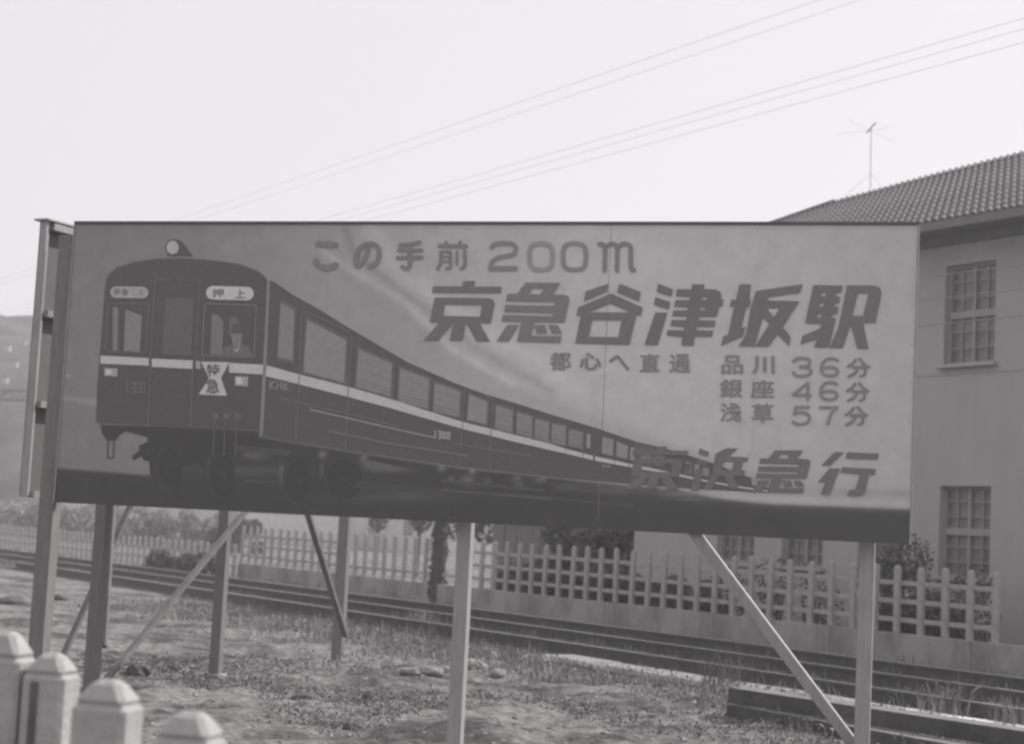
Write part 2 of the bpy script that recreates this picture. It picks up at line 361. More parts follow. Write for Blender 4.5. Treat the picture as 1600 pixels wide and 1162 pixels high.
bpost(uA-.062, top=1.75, off=-.085, m='postdark', w=.106); bpost(uE+.02, w=.086); bpost(uF+.03, w=.086)

# ------------------------------------------------------------------ flat painting and lettering on the board
LAYER = {'n': 0}
class Sheet:
    """flat painted shapes lying on the sign face; every piece a hair above the one before"""
    def __init__(s, base, t): s.base = base; s.k = 0; s.mb = MB(); s.t = []; s.tt = t
    def off(s): s.k += 1; return s.base + s.k*6e-5
    def poly(s, tr, pts, t=None, holes=()):
        ox, oy, sca = tr; off = s.off()
        loops = [[uv(ox+x/sca, oy+y/sca, off) for (x, y) in lp] for lp in [pts]+list(holes)]
        tri = tessellate_polygon([[Vector((a, b, 0)) for a, b in lp] for lp in loops])
        flat = [p for lp in loops for p in lp]; vs = [toboard(bpt(a, b, off)) for a, b in flat]
        fs = []
        for tr3 in tri:
            (x0, y0), (x1, y1), (x2, y2) = (flat[i] for i in tr3)
            fs.append(tuple(tr3) if (x1-x0)*(y2-y0)-(x2-x0)*(y1-y0) > 0 else tuple(tr3)[::-1])
        s._add(vs, fs, t)
    def _add(s, vs, fs, t):
        t = t or s.tt
        if t not in s.t: s.t.append(t)
        s.mb.add(vs, fs, s.t.index(t))
    def stroke(s, tr, pts, w, t=None, closed=False):
        """round-ended brush stroke through the points"""
        ox, oy, sca = tr; off = s.off()
        P = [Vector((*uv(ox+x/sca, oy+y/sca, off), 0)) for (x, y) in pts]; ww = w/sca*(P[0]-Vector((*uv(ox+pts[0][0]/sca+1, oy+pts[0][1]/sca, off), 0))).length/2
        # smooth with Catmull-Rom when there are many points
        n = len(P); Q = []
        if n > 2:
            idx = range(n) if closed else range(n-1)
            for i in idx:
                p0 = P[(i-1) % n] if (closed or i > 0) else P[0]; p1 = P[i]; p2 = P[(i+1) % n]; p3 = P[(i+2) % n] if (closed or i < n-2) else P[-1]
                for q in range(5):
                    a = q/5; Q.append(.5*((2*p1)+(p2-p0)*a+(2*p0-5*p1+4*p2-p3)*a*a+(3*p1-p0-3*p2+p3)*a**3))
            if not closed: Q.append(P[-1])
        else: Q = P
        if closed: Q = Q+[Q[0]]
        vs = []; fs = []
        for i, p in enumerate(Q):
            if closed: d = (Q[(i+1) % (len(Q)-1)]-Q[(i-1) % (len(Q)-1)])
            else: d = Q[min(i+1, len(Q)-1)]-Q[max(i-1, 0)]
            d.normalize(); nn = Vector((-d.y, d.x, 0)); vs += [p+nn*ww, p-nn*ww]
            if i: fs.append((2*i-2, 2*i-1, 2*i+1, 2*i))
        flipped = fs
        out = [toboard(bpt(v.x, v.y, off)) for v in vs]; s._add(out, flipped, t)
        if not closed:
            for e, dd in ((Q[0], Q[0]-Q[1]), (Q[-1], Q[-1]-Q[-2])):
                off = s.off(); a0 = math.atan2(dd.y, dd.x)-math.pi/2
                cap_ = [e]+[e+Vector((math.cos(a0+math.pi*q/7), math.sin(a0+math.pi*q/7), 0))*ww for q in range(8)]
                s._add([toboard(bpt(v.x, v.y, off)) for v in cap_], [(0, q, q+1) for q in range(1, 8)], t)
    def lines(s, tr, pts, w, t=None, closed=False):
        """thin straight-jointed line"""
        pp = pts+[pts[0]] if closed else pts
        for a, b in zip(pp[:-1], pp[1:]):
            L_ = math.hypot(b[0]-a[0], b[1]-a[1]) or 1; dx, dy = (b[0]-a[0])/L_*w/2, (b[1]-a[1])/L_*w/2
            s.poly(tr, [(a[0]-dx-dy, a[1]-dy+dx), (b[0]+dx-dy, b[1]+dy+dx), (b[0]+dx+dy, b[1]+dy-dx), (a[0]-dx+dy, a[1]-dy-dx)], t)
    def ell(s, tr, c, rx, ry, t=None, n=20):
        s.poly(tr, [(c[0]+rx*math.cos(2*math.pi*i/n), c[1]+ry*math.sin(2*math.pi*i/n)) for i in range(n)], t)
    def glyph(s, tr, ch, x0, y0, x1, y1, t=None, bold=.022, slant=0):
        c = bpy.data.curves.new('g', 'FONT'); c.body = ch; c.offset = bold; c.resolution_u = 3
        ob = bpy.data.objects.new('g', c); COL.objects.link(ob)
        bpy.context.view_layer.update(); ev = ob.evaluated_get(bpy.context.evaluated_depsgraph_get()); me = ev.to_mesh()
        co = [tuple(v.co) for v in me.vertices]; fs = [tuple(p.vertices) for p in me.polygons]; ev.to_mesh_clear()
        bpy.data.objects.remove(ob); bpy.data.curves.remove(c)
        if not co: return
        xs = [c_[0] for c_ in co]; ys = [c_[1] for c_ in co]; a, b_, c0, d0 = min(xs), max(xs), min(ys), max(ys)
        off = s.off(); ox, oy, sca = tr
        # place by the corners of the wanted box
        A = uv(ox+x0/sca, oy+y1/sca, off); B_ = uv(ox+x1/sca, oy+y1/sca, off); C_ = uv(ox+x0/sca, oy+y0/sca, off)
        vs = []
        for (x, y, _) in co:
            fx, fy = (x-a)/(b_-a), (y-c0)/(d0-c0)
            vs.append(toboard(bpt(A[0]+(B_[0]-A[0])*fx+(C_[0]-A[0])*fy+slant*fy, A[1]+(B_[1]-A[1])*fx+(C_[1]-A[1])*fy, off)))
        s._add(vs, fs, t)
    def build(s, name, parent=board):
        return s.mb.build(name, [tone(v) for v in s.t], parent)
cA = (0, 330, 3.3208); cB = (400, 340, 3.8725); cC = (640, 340, 3.8725); cD = (1000, 420, 3.5556); cE = (0, 600, 3.3208); cF = (400, 600, 3.4783)
K1 = (660, 430, 6.6667); K2 = (880, 430, 6.1538); K3 = (1120, 430, 5.7143); K4 = (980, 680, 3.8095); T5 = (700, 600, 4.); T6 = (130, 620, 4.5714); T7 = (140, 360, 5.3333); T8 = (400, 400, 3.8725); PX = (0, 0, 1)

# --- the painted train: body, then its marks as sub-parts
tb = Sheet(.0010, 87)
side = [(421.5, 438), (428, 440), (455, 459), (488, 477), (555, 518), (637.6, 566), (710, 598), (760, 616), (807, 630), (860, 647), (937, 670), (995, 690), (1022, 696), (1060, 706), (1110, 722), (1160, 741), (1203, 757),
        (1203, 770), (1060, 762), (912, 750), (860, 744.5), (716, 729), (544, 703.5), (409, 681.5), (413, 560), (417, 450)]
tb.poly(PX, side)
front = [(128, 470), (135, 420), (160, 362), (230, 308), (380, 262), (560, 238), (760, 234), (1000, 250), (1240, 282), (1390, 332), (1450, 375), (1478, 420), (1482, 480), (1470, 800), (1449, 1067)]
front = [(140+x/5.3333, 360+y/5.3333) for x, y in front] + [(405, 681), (330, 672), (250, 668), (228, 664), (149.7, 660), (152, 600), (156, 552)]
tb.poly(PX, front, 85)
# paler lower body, distant cars
tb.poly(PX, [(992, 694), (1022, 698), (1018, 758), (985, 756)], 95)
train = tb.build('painted_train')
def sub(name, sh, p=train): return sh.build(name, p)
g_ = Sheet(.0018, 73)   # underframe shapes
g_.poly(cE, [(520, 212), (745, 217), (1340, 250), (1340, 300), (790, 480), (778, 470), (775, 400), (745, 395), (735, 372), (700, 392), (686, 388), (688, 372), (722, 345), (720, 320), (765, 298), (765, 275), (655, 245), (630, 255), (598, 292), (556, 292), (530, 258)])
g_.lines(cE, [(561, 288), (558, 382), (588, 383), (592, 290)], 7)
sub('painted_underframe', g_)
for cx, cy, rx, ry in ((262, 730, 20, 34), (345, 742, 22, 36), (462, 752, 22, 34), (535, 748, 30, 34)):
    wh = Sheet(.0020, 71); wh.ell(PX, (cx, cy), rx, ry, 76); wh.ell(PX, (cx+3, cy), rx-2.5, ry-3, 72); wh.ell(PX, (cx+4, cy), rx*.25, ry*.2, 75)
    sub('painted_wheel', wh)
for pts_, t_ in (([(365, 694), (455, 704), (455, 712), (368, 704)], 83), ([(395, 730), (440, 735), (440, 741), (395, 737)], 85), ([(380, 748), (435, 752), (435, 756), (380, 753)], 81), ([(560, 716), (585, 720), (640, 733), (600, 735), (572, 728)], 96), ([(556, 750), (670, 762), (670, 772), (556, 762)], 80), ([(690, 748), (850, 764), (850, 768), (690, 753)], 84), ([(870, 758), (960, 770), (960, 774), (870, 763)], 84)):
    gear = Sheet(.0021, t_); gear.poly(PX, pts_, t_); sub('painted_equipment', gear)
r_ = Sheet(.0022, 116)  # roof edge and corner post
top = [(132, 425), (158, 362), (230, 305), (380, 258), (560, 233), (760, 229), (1000, 245), (1240, 277), (1390, 328), (1460, 380), (1490, 430)]
r_.lines(T7, top, 9, 112)
r_.poly(PX, [(417.8, 440), (421.8, 441), (416.5, 569), (411, 679), (405.5, 679), (411, 569)], 118)
r_.ell(T7, (705, 145), 78, 75, 92); r_.poly(T7, [(735, 75), (770, 95), (860, 215), (640, 213)], 84); r_.ell(T7, (692, 142), 50, 56, 150)
sub('painted_headlamp', r_)
w_ = Sheet(.0022, 160)  # white waist band
w_.poly(cA, [(522, 748), (772, 762), (772, 801), (520, 790)]); w_.poly(cA, [(788, 764), (1000, 774), (1000, 818), (788, 807)]); w_.poly(cA, [(1016, 776), (1040, 778), (1040, 818), (1016, 816)], 140); w_.poly(cA, [(1188, 786), (1370, 796), (1370, 847), (1188, 836)])
band_t = [(411, 569), (467, 584.6), (544.6, 604), (619.5, 626), (650, 636), (722, 658.5), (800, 678), (860, 693), (885, 701), (927.5, 712), (990, 725.5), (1022, 732), (1082, 745), (1108, 751), (1160, 760), (1200, 766)]
band_b = [(411, 586.5), (467, 600), (544.6, 620), (619.5, 640), (650, 649), (722, 669.5), (800, 689), (860, 703), (885, 708.5), (927.5, 719), (990, 730.5), (1022, 736), (1082, 748), (1108, 753.5), (1160, 762.5), (1200, 768)]
w_.poly(PX, band_t+band_b[::-1]); sub('painted_waist_band', w_)
def inset(q, k):
    cx = sum(p[0] for p in q)/len(q); cy = sum(p[1] for p in q)/len(q); return [(cx+(x-cx)*k, cy+(y-cy)*k) for x, y in q]
wins = [(T8, [(150, 282), (232, 328), (220, 630), (132, 610)], 118), (T8, [(310, 385), (545, 510), (532, 765), (288, 700)], 122),
        (T8, [(622, 565), (822, 650), (814, 850), (605, 790)], 120), (T8, [(872, 680), (1048, 745), (1037, 920), (862, 880)], 120), (T8, [(1082, 766), (1235, 820), (1228, 972), (1073, 940)], 120),
        (T8, [(1290, 838), (1400, 882), (1392, 1018), (1278, 988)], 122),
        (T5, [(300, 132), (403, 162), (400, 305), (295, 275)], 118), (T5, [(432, 177), (525, 202), (522, 337), (428, 305)], 118), (T5, [(547, 217), (630, 237), (628, 362), (540, 337)], 118),
        (T5, [(650, 247), (735, 264), (733, 384), (645, 365)], 118), (T5, [(757, 282), (840, 302), (838, 404), (752, 382)], 116), (T5, [(868, 310), (890, 315), (888, 402), (866, 394)], 130),
        (T5, [(965, 330), (1035, 347), (1030, 447), (962, 430)], 122), (T5, [(1055, 357), (1125, 387), (1120, 467), (1053, 450)], 122), (T5, [(1140, 392), (1166, 397), (1161, 477), (1135, 470)], 125),
        (T5, [(1205, 440), (1275, 442), (1272, 500), (1203, 495)], 112), (T5, [(1290, 445), (1355, 450), (1352, 512), (1288, 505)], 108),
        (T5, [(1482, 482), (1522, 488), (1518, 556), (1478, 547)], 122), (T5, [(1542, 497), (1572, 502), (1568, 562), (1538, 552)], 120),
        (K4, [(345, 162), (385, 168), (382, 228), (340, 220)], 120), (K4, [(450, 190), (488, 195), (485, 245), (446, 238)], 116), (K4, [(560, 205), (600, 210), (598, 245), (557, 240)], 116), (K4, [(740, 245), (775, 250), (775, 300), (742, 295)], 128), (K4, [(800, 255), (850, 262), (846, 312), (798, 306)], 126)]
for i, (tr, q, v) in enumerate(wins):
    s_ = Sheet(.0024, v)
    if i < 14:
        s_.poly(tr, inset(q, 1.10), 97)
        if i < 11: s_.lines(tr, [(x, y) for x, y in inset(q, 1.13)[0:3]], 3.2, 108)
    s_.poly(tr, q, v)
    if 2 <= i < 11 and i != 5:      # blinds
        for f_, tn in ((.28, v-9), (.52, v-7), (.78, v-18), (.88, v-14), (.95, v-10)):
            a_ = (q[0][0]*(1-f_)+q[3][0]*f_, q[0][1]*(1-f_)+q[3][1]*f_); b_ = (q[1][0]*(1-f_)+q[2][0]*f_, q[1][1]*(1-f_)+q[2][1]*f_)
            s_.lines(tr, [a_, b_], 5 if i < 5 else 3.5, tn)
    sub('painted_window', s_)
d_ = Sheet(.0030, 112)  # door outlines, seams, scored lines
d_.lines(T8, [(245, 1105), (262, 720), (275, 355), (300, 335), (560, 455), (580, 492), (560, 790), (540, 1165)], 6, 104)
d_.lines(T8, [(1245, 1160), (1250, 1000), (1262, 805), (1280, 800), (1410, 850), (1435, 885), (1422, 1060), (1415, 1162)], 5, 105)
d_.lines(cF, [(215, 100), (213, 300)], 4, 100); d_.lines(T5, [(80, 300), (75, 480)], 3, 100); d_.lines(T5, [(265, 330), (262, 520)], 4, 104)
d_.lines(T5, [(735, 405), (733, 440)], 3, 92); d_.lines(T5, [(845, 425), (843, 465)], 4, 90); d_.lines(T5, [(915, 440), (912, 480)], 12, 90); d_.lines(T5, [(1040, 470), (1038, 505)], 4, 90); d_.lines(T5, [(1132, 490), (1130, 520)], 4, 90)
d_.lines(T8, [(145, 858), (430, 925), (700, 985), (860, 1030)], 4.5, 110); d_.lines(T8, [(330, 928), (600, 990), (860, 1050), (1075, 1096)], 9, 128); d_.lines(T8, [(445, 1058), (700, 1112), (900, 1150)], 5, 112)
d_.lines(cF, [(400, 255), (700, 318), (1150, 388)], 6, 112); d_.lines(cF, [(1085, 322), (1500, 390)], 5, 104)
d_.lines(T5, [(50, 370), (270, 410), (500, 448)], 4, 104)
sub('painted_line', d_)
f_ = Sheet(.0030, 104)  # front details
f_.lines(T7, [(545, 1067), (505, 1067), (545, 415), (560, 406), (900, 412), (912, 425), (885, 1067)], 5, 106)
f_.lines(cA, [(782, 762), (768, 1100), (755, 1112), (505, 1100)], 5, 102); f_.lines(cA, [(1003, 770), (987, 1110)], 6, 104); f_.lines(cE, [(990, 215), (1340, 240)], 4, 96)
f_.poly(T7, [(635, 560), (870, 565), (850, 1040), (600, 1035)], 94)
f_.lines(T7, [(165, 607), (488, 608), (495, 620), (470, 1015), (140, 1012), (132, 990), (155, 620)], 5, 112, closed=True)
f_.poly(T7, [(190, 640), (247, 645), (240, 1000), (190, 998)], 104); f_.poly(T7, [(300, 660), (438, 708), (420, 1010), (283, 1003)], 116)
f_.poly(T7, [(205, 640), (232, 642), (222, 1000), (198, 1000)], 116)
f_.lines(T7, [(972, 608), (1375, 622), (1390, 640), (1370, 1045), (1350, 1058), (945, 1042), (938, 1025), (958, 620)], 6, 122, closed=True)
f_.poly(T7, [(1018, 695), (1075, 702), (1118, 765), (1106, 1040), (1005, 1030)], 108)
f_.poly(T7, [(1160, 745), (1175, 725), (1215, 718), (1235, 740), (1190, 800), (1175, 880), (1160, 880)], 100)   # seat back
sub('painted_front_trim', f_)
p_ = Sheet(.0036, 112)  # driver at the right window
p_.poly(T7, [(1090, 1012), (1130, 972), (1190, 945), (1265, 945), (1330, 975), (1355, 1050), (1080, 1038)], 100)
p_.poly(T7, [(1180, 850), (1270, 850), (1278, 905), (1262, 950), (1225, 968), (1195, 950), (1182, 905)], 116)
p_.poly(T7, [(1172, 800), (1190, 765), (1240, 755), (1275, 785), (1278, 830), (1262, 850), (1180, 848)], 88); p_.lines(T7, [(1185, 770), (1245, 762)], 12, 112)
p_.poly(T7, [(1200, 955), (1215, 1005), (1250, 955), (1238, 1000), (1222, 1015), (1205, 1000)], 148)
p_.poly(T7, [(1178, 848), (1275, 850), (1268, 862), (1182, 860)], 92); p_.poly(T7, [(1194, 872), (1214, 870), (1214, 877), (1195, 878)], 96); p_.poly(T7, [(1238, 870), (1258, 873), (1257, 879), (1238, 877)], 96); p_.poly(T7, [(1222, 872), (1232, 872), (1236, 905), (1218, 905)], 108); p_.poly(T7, [(1208, 922), (1242, 922), (1236, 929), (1213, 929)], 98)
p_.poly(T7, [(1262, 862), (1278, 860), (1280, 900), (1262, 948), (1252, 950)], 102)
sub('painted_driver', p_)
q_ = Sheet(.0036, 150)  # destination plates and head lamps
def pill(sh, tr, x0, y0, x1, y1, t, sk=0):
    r0 = (y1-y0)/2; pts = []
    for a in range(-90, 91, 22): pts.append((x1-r0+r0*math.cos(R(a)), (y0+y1)/2+sk+r0*math.sin(R(a))))
    for a in range(90, 271, 22): pts.append((x0+r0+r0*math.cos(R(a)), (y0+y1)/2+r0*math.sin(R(a))))
    sh.poly(tr, pts, t)
def nextp(nm='painted_plate'):
    global q_
    sub(nm, q_); q_ = Sheet(.0036, 150)
pill(q_, T7, 172, 466, 490, 562, 142, 4); nextp(); pill(q_, T7, 970, 462, 1368, 575, 164, 8); nextp()
q_.poly(cA, [(543, 812), (610, 816), (608, 857), (541, 852)], 140); q_.poly(cA, [(550, 820), (580, 822), (575, 845), (550, 845)], 165); nextp('painted_lamp')
q_.poly(cA, [(1220, 855), (1288, 858), (1286, 908), (1218, 903)], 140); q_.poly(cA, [(1228, 862), (1250, 864), (1260, 895), (1226, 893)], 168); nextp('painted_lamp')
q_.poly(cA, [(1042, 780), (1190, 783), (1147, 865), (1178, 957), (1030, 950), (1085, 866)], 160); nextp()
for x in (1120, 1175, 1235): q_.poly(cE, [(x-18, 150), (x+16, 150), (x+14, 180), (x-16, 180)], 97); q_.lines(cE, [(x-8, 175), (x-14, 370)], 7, 92)
sub('painted_hose', q_)
z_ = Sheet(.0050, 100)  # small writing on the train
def nextw():
    global z_
    sub('painted_writing', z_); z_ = Sheet(.0050, 100)
z_.glyph(T7, '特', 200, 483, 258, 540, 108); z_.glyph(T7, '急', 264, 483, 325, 540, 108); z_.glyph(T7, '三', 345, 488, 390, 538, 122, .0); z_.glyph(T7, '浦', 400, 486, 448, 540, 126, .0); nextw()
z_.glyph(T7, '押', 1022, 487, 1118, 558, 96, .02); z_.glyph(T7, '上', 1212, 492, 1300, 566, 96, .02); nextw()
z_.glyph(cA, '特', 1072, 792, 1140, 858, 92, .02); z_.glyph(cA, '急', 1068, 868, 1138, 945, 92, .02); nextw()
def cond(sh, tr, txt, x0, y0, w, h, gap, t, sw, sk=0.):
    """narrow painted capitals and figures"""
    for i, ch in enumerate(txt):
        a = x0+i*(w+gap); b = y0+sk*i
        P = {'1': [[(.5, 0), (.5, 1)]], '3': [[(0, 0), (1, 0), (1, 1), (0, 1)], [(.2, .5), (1, .5)]], '0': [[(0, .05), (0, .95), (1, .95), (1, .05), (0, .05)]], 'K': [[(0, 0), (0, 1)], [(1, 0), (.1, .5), (1, 1)]], 'H': [[(0, 0), (0, 1)], [(1, 0), (1, 1)], [(0, .5), (1, .5)]]}[ch]
        for ln in P: sh.lines(tr, [(a+x*w, b+y*h) for x, y in ln], sw, t)
cond(z_, cA, '1300', 652, 888, 17, 55, 11, 106, 6, 0); nextw()
cond(z_, T8, 'KHK', 86, 756, 26, 44, 16, 124, 8, 5); nextw()
cond(z_, cF, '1300', 968, 254, 12, 36, 12, 145, 7, 2.5); nextw()
cond(z_, T5, 'KHK', 966, 502, 10, 14, 8, 128, 4, 2)
sub('painted_writing', z_)

# --- lettering, each character a part
def letter(name='letter'): return name
LT, LS = 101, 109
kei = [([(110, 115), (412, 115), (425, 60), (550, 60), (540, 118), (828, 120), (815, 188), (100, 182)], []),
       ([(128, 232), (690, 238), (735, 255), (752, 295), (708, 503), (598, 500), (703, 690), (560, 688), (460, 505), (445, 520), (415, 682), (285, 680), (325, 490), (310, 503), (165, 682), (10, 678), (180, 490), (75, 490)], [[(235, 305), (618, 310), (600, 432), (212, 422)]])]
kyu = [([(1075, 75), (1438, 78), (1360, 198), (1490, 206), (1520, 222), (1530, 250), (1480, 492), (1165, 490), (1130, 628), (1450, 632), (1432, 705), (985, 692), (1030, 487), (823, 480), (838, 412), (1358, 425), (1362, 398), (848, 383), (864, 308), (1373, 318), (1387, 283), (868, 270), (882, 195), (990, 192)], [[(1150, 138), (1262, 140), (1228, 200), (1110, 192)]]),
       ([(885, 515), (1005, 518), (895, 692), (770, 688)], []), ([(1160, 515), (1275, 515), (1300, 608), (1195, 610)], []), ([(1305, 515), (1410, 520), (1448, 590), (1450, 610), (1350, 608)], [])]
tani = [([(215, 155), (435, 80), (418, 160), (200, 250)], []), ([(540, 80), (745, 160), (728, 252), (518, 165)], []),
        ([(460, 175), (765, 310), (745, 392), (705, 378), (635, 668), (115, 655), (170, 385), (125, 395), (142, 310)], [[(455, 270), (650, 358), (245, 355)], [(280, 430), (560, 432), (530, 595), (245, 590)]])]
tsu = [([(912, 80), (1055, 135), (1040, 205), (900, 160)], []), ([(885, 210), (1030, 258), (1015, 330), (872, 285)], []), ([(885, 358), (1002, 360), (908, 672), (782, 668)], []),
       ([(1242, 85), (1358, 88), (1352, 132), (1460, 135), (1508, 155), (1522, 200), (1515, 230), (1542, 232), (1530, 300), (1500, 302), (1475, 398), (1308, 400), (1300, 432), (1465, 435), (1455, 497), (1288, 495), (1282, 528), (1445, 532), (1430, 592), (1262, 590), (1250, 678), (1135, 675), (1145, 590), (990, 580), (1005, 525), (1158, 528), (1165, 495), (1030, 487), (1040, 430), (1182, 430), (1188, 400), (1048, 392), (1060, 338), (1195, 335), (1200, 308), (1065, 300), (1080, 238), (1215, 237), (1222, 208), (1082, 202), (1095, 135), (1235, 133)], [[(1340, 208), (1388, 210), (1380, 238), (1335, 236)], [(1320, 310), (1368, 310), (1362, 338), (1312, 336)]])]
saka = [([(205, 80), (305, 82), (290, 218), (305, 220), (290, 285), (265, 285), (218, 470), (255, 462), (235, 545), (38, 630), (55, 545), (100, 530), (155, 285), (115, 280), (130, 220), (170, 218)], []),
        ([(350, 140), (765, 80), (745, 157), (465, 195), (452, 225), (738, 232), (590, 460), (660, 550), (645, 632), (542, 528), (460, 638), (342, 636), (468, 435), (412, 375), (335, 636), (195, 632), (260, 530), (300, 300)], [[(445, 295), (560, 295), (510, 372)]])]
eki = [([(862, 88), (1125, 92), (1112, 152), (1070, 160), (1062, 185), (1102, 192), (1095, 248), (1055, 255), (1045, 278), (1088, 285), (1078, 345), (1035, 352), (1025, 375), (1065, 385), (1000, 645), (870, 645), (893, 570), (745, 618), (765, 540), (920, 475), (938, 435), (788, 430)], [[(940, 155), (975, 157), (968, 188), (930, 186)], [(925, 250), (958, 250), (950, 280), (915, 278)], [(905, 345), (935, 345), (930, 378), (895, 376)]]),
       ([(1162, 90), (1410, 92), (1455, 110), (1472, 160), (1415, 425), (1305, 425), (1355, 658), (1255, 655), (1195, 440), (1125, 650), (1005, 650), (1080, 480), (1100, 400)], [[(1258, 162), (1355, 162), (1308, 362), (1212, 360)]])]
hama = [([(432, 75), (488, 100), (478, 128), (424, 108)], []), ([(420, 135), (480, 158), (472, 187), (410, 165)], []), ([(408, 200), (455, 205), (425, 332), (375, 325)], []),
        ([(590, 75), (660, 78), (603, 125), (722, 130), (714, 157), (688, 158), (678, 208), (702, 210), (695, 240), (630, 240), (668, 320), (612, 318), (578, 242), (545, 242), (500, 324), (448, 320), (505, 235), (525, 110)], [[(575, 155), (635, 157), (625, 206), (562, 204)]])]
gyo = [([(1235, 98), (1292, 100), (1208, 180), (1155, 178)], []), ([(1205, 195), (1268, 197), (1240, 262), (1205, 355), (1152, 350), (1180, 278), (1132, 280)], []), ([(1310, 100), (1498, 108), (1490, 145), (1300, 138)], []), ([(1280, 188), (1482, 200), (1472, 235), (1440, 235), (1412, 345), (1388, 362), (1310, 360), (1320, 325), (1358, 322), (1385, 232), (1270, 222)], [])]
def mapk(g, f): return [([f(*p) for p in o_], [[f(*p) for p in h] for h in hs]) for o_, hs in g]
def k4map(ax, ay): return lambda x, y: (ax+x*.457, ay+y*.407)
for tr, g3, tn in ((K1, kei, LT), (K1, kyu, LT+6), (K2, tani, LT), (K2, tsu, LT-2), (K3, saka, LT-2), (K3, eki, LT-2),
               (K4, mapk(kei, k4map(-15+0, 42)), LT-2), (K4, hama, LT-2), (K4, mapk(kyu, lambda x, y: (740+(x-770)*.461, 88+(y-75)*.407)), LT-3), (K4, gyo, LT-3)):
    sh = Sheet(.0056, tn)
    for o_, hs in g3: sh.poly(tr, o_, tn, hs)
    sh.build('letter')
def L_(fn):
    sh = Sheet(.0056, LS); fn(sh); sh.build('letter')
L_(lambda h: (h.stroke(cB, [(375, 160), (480, 166)], 34), h.stroke(cB, [(360, 262), (378, 290), (420, 304), (460, 300), (480, 286)], 34)))
L_(lambda h: (h.stroke(cB, [(678, 168), (668, 225), (640, 275), (612, 292), (604, 255), (618, 200), (655, 166), (700, 160), (738, 185), (744, 235), (725, 275), (690, 298)], 29)))
L_(lambda h: (h.stroke(cB, [(872, 166), (930, 162), (990, 150)], 24), h.stroke(cB, [(864, 198), (1000, 198)], 23), h.stroke(cB, [(857, 243), (1002, 241)], 23), h.stroke(cB, [(928, 165), (930, 230), (928, 290), (910, 308), (885, 300)], 26)))
L_(lambda h: (h.stroke(cB, [(1112, 172), (1270, 174)], 24), h.stroke(cB, [(1148, 150), (1158, 165)], 20), h.stroke(cB, [(1236, 148), (1226, 165)], 20), h.stroke(cB, [(1118, 208), (1116, 270), (1098, 310)], 18),
    h.stroke(cB, [(1118, 206), (1172, 206)], 16), h.stroke(cB, [(1175, 206), (1176, 295), (1152, 308)], 18), h.stroke(cB, [(1120, 236), (1168, 236)], 13), h.stroke(cB, [(1120, 264), (1168, 264)], 13), h.stroke(cB, [(1215, 205), (1215, 282)], 17), h.stroke(cB, [(1260, 202), (1262, 285), (1240, 309)], 20)))
L_(lambda h: (h.stroke(cC, [(498, 180), (520, 160), (570, 156), (620, 160), (642, 185), (632, 218), (590, 232), (530, 245), (498, 270), (488, 310)], 27, 112), h.stroke(cC, [(490, 308), (640, 308)], 30, 112)))
def ring(h, cx, cy, t):
    h.stroke(cC, [(cx-20, cy-78), (cx+20, cy-78), (cx+55, cy-66), (cx+68, cy-30), (cx+68, cy+30), (cx+55, cy+66), (cx+20, cy+78), (cx-20, cy+78), (cx-55, cy+66), (cx-68, cy+30), (cx-68, cy-30), (cx-55, cy-66)], 27, t, closed=True)
L_(lambda h: ring(h, 794, 236, 124)); L_(lambda h: ring(h, 997, 236, 116))
L_(lambda h: (h.stroke(cC, [(1148, 160), (1172, 165), (1182, 190), (1180, 320)], 27), h.stroke(cC, [(1184, 180), (1215, 160), (1245, 165), (1256, 195), (1254, 320)], 26), h.stroke(cC, [(1258, 185), (1290, 158), (1325, 165), (1338, 195), (1338, 300), (1358, 318)], 26)))
for tr, ch, bx in ((cC, '都', (848, 813, 977, 925)), (cC, '心', (1026, 816, 1160, 922)), (cC, '直', (1392, 822, 1514, 932)), (cD, '通', (163, 473, 280, 578)), (cD, '品', (453, 480, 572, 584)), (cD, '川', (622, 484, 748, 585)),
                   (cD, '銀', (443, 612, 570, 716)), (cD, '座', (613, 616, 747, 719)), (cD, '浅', (443, 743, 563, 849)), (cD, '草', (621, 748, 741, 855))):
    sh = Sheet(.0056, 112); sh.glyph(tr, ch, *bx, 112, .03 if ch in '心川分' else .018); sh.build('letter')
L_(lambda h: h.stroke(cC, [(1216, 868), (1240, 848), (1258, 840), (1285, 872), (1320, 915)], 17))
for ox, oy in ((0, 0), (-4, 135), (-12, 268)):
    L_(lambda h: [h.stroke(cD, [(x+ox, y+oy) for x, y in ln], 16) for ln in ([(1200, 503), (1182, 525), (1156, 543)], [(1222, 500), (1245, 528), (1272, 546)], [(1184, 546), (1248, 546)], [(1250, 548), (1248, 585), (1226, 595)], [(1208, 550), (1196, 577), (1160, 597)])])
def dig(ch, ox, oy):
    P = {'3': [[(852, 514), (872, 500), (905, 496), (938, 504), (944, 522), (925, 540), (892, 544)], [(892, 544), (930, 548), (950, 568), (938, 588), (902, 595), (868, 592), (852, 578)]],
         '6': [[(1098, 508), (1065, 498), (1030, 506), (1010, 535), (1010, 570), (1030, 590), (1075, 592), (1098, 575), (1090, 554), (1055, 546), (1016, 552)]],
         '4': [[(930, 727), (932, 634)], [(932, 634), (852, 698)], [(852, 700), (946, 702)]], '5': [[(938, 768), (866, 768)], [(866, 768), (860, 805)], [(858, 806), (895, 796), (930, 806), (942, 832), (922, 856), (880, 862), (850, 850)]],
         '7': [[(1002, 770), (1094, 770)], [(1094, 770), (1062, 805), (1044, 860)]]}[ch]
    sh = Sheet(.0056, 113)
    for ln in P: sh.stroke(cD, [(x+ox, y+oy) for x, y in ln], 17)
    sh.build('letter')
dig('3', 0, 0); dig('6', 0, 0); dig('4', 0, 0); dig('6', -4, 132); dig('5', 0, 0); dig('7', 0, 0)
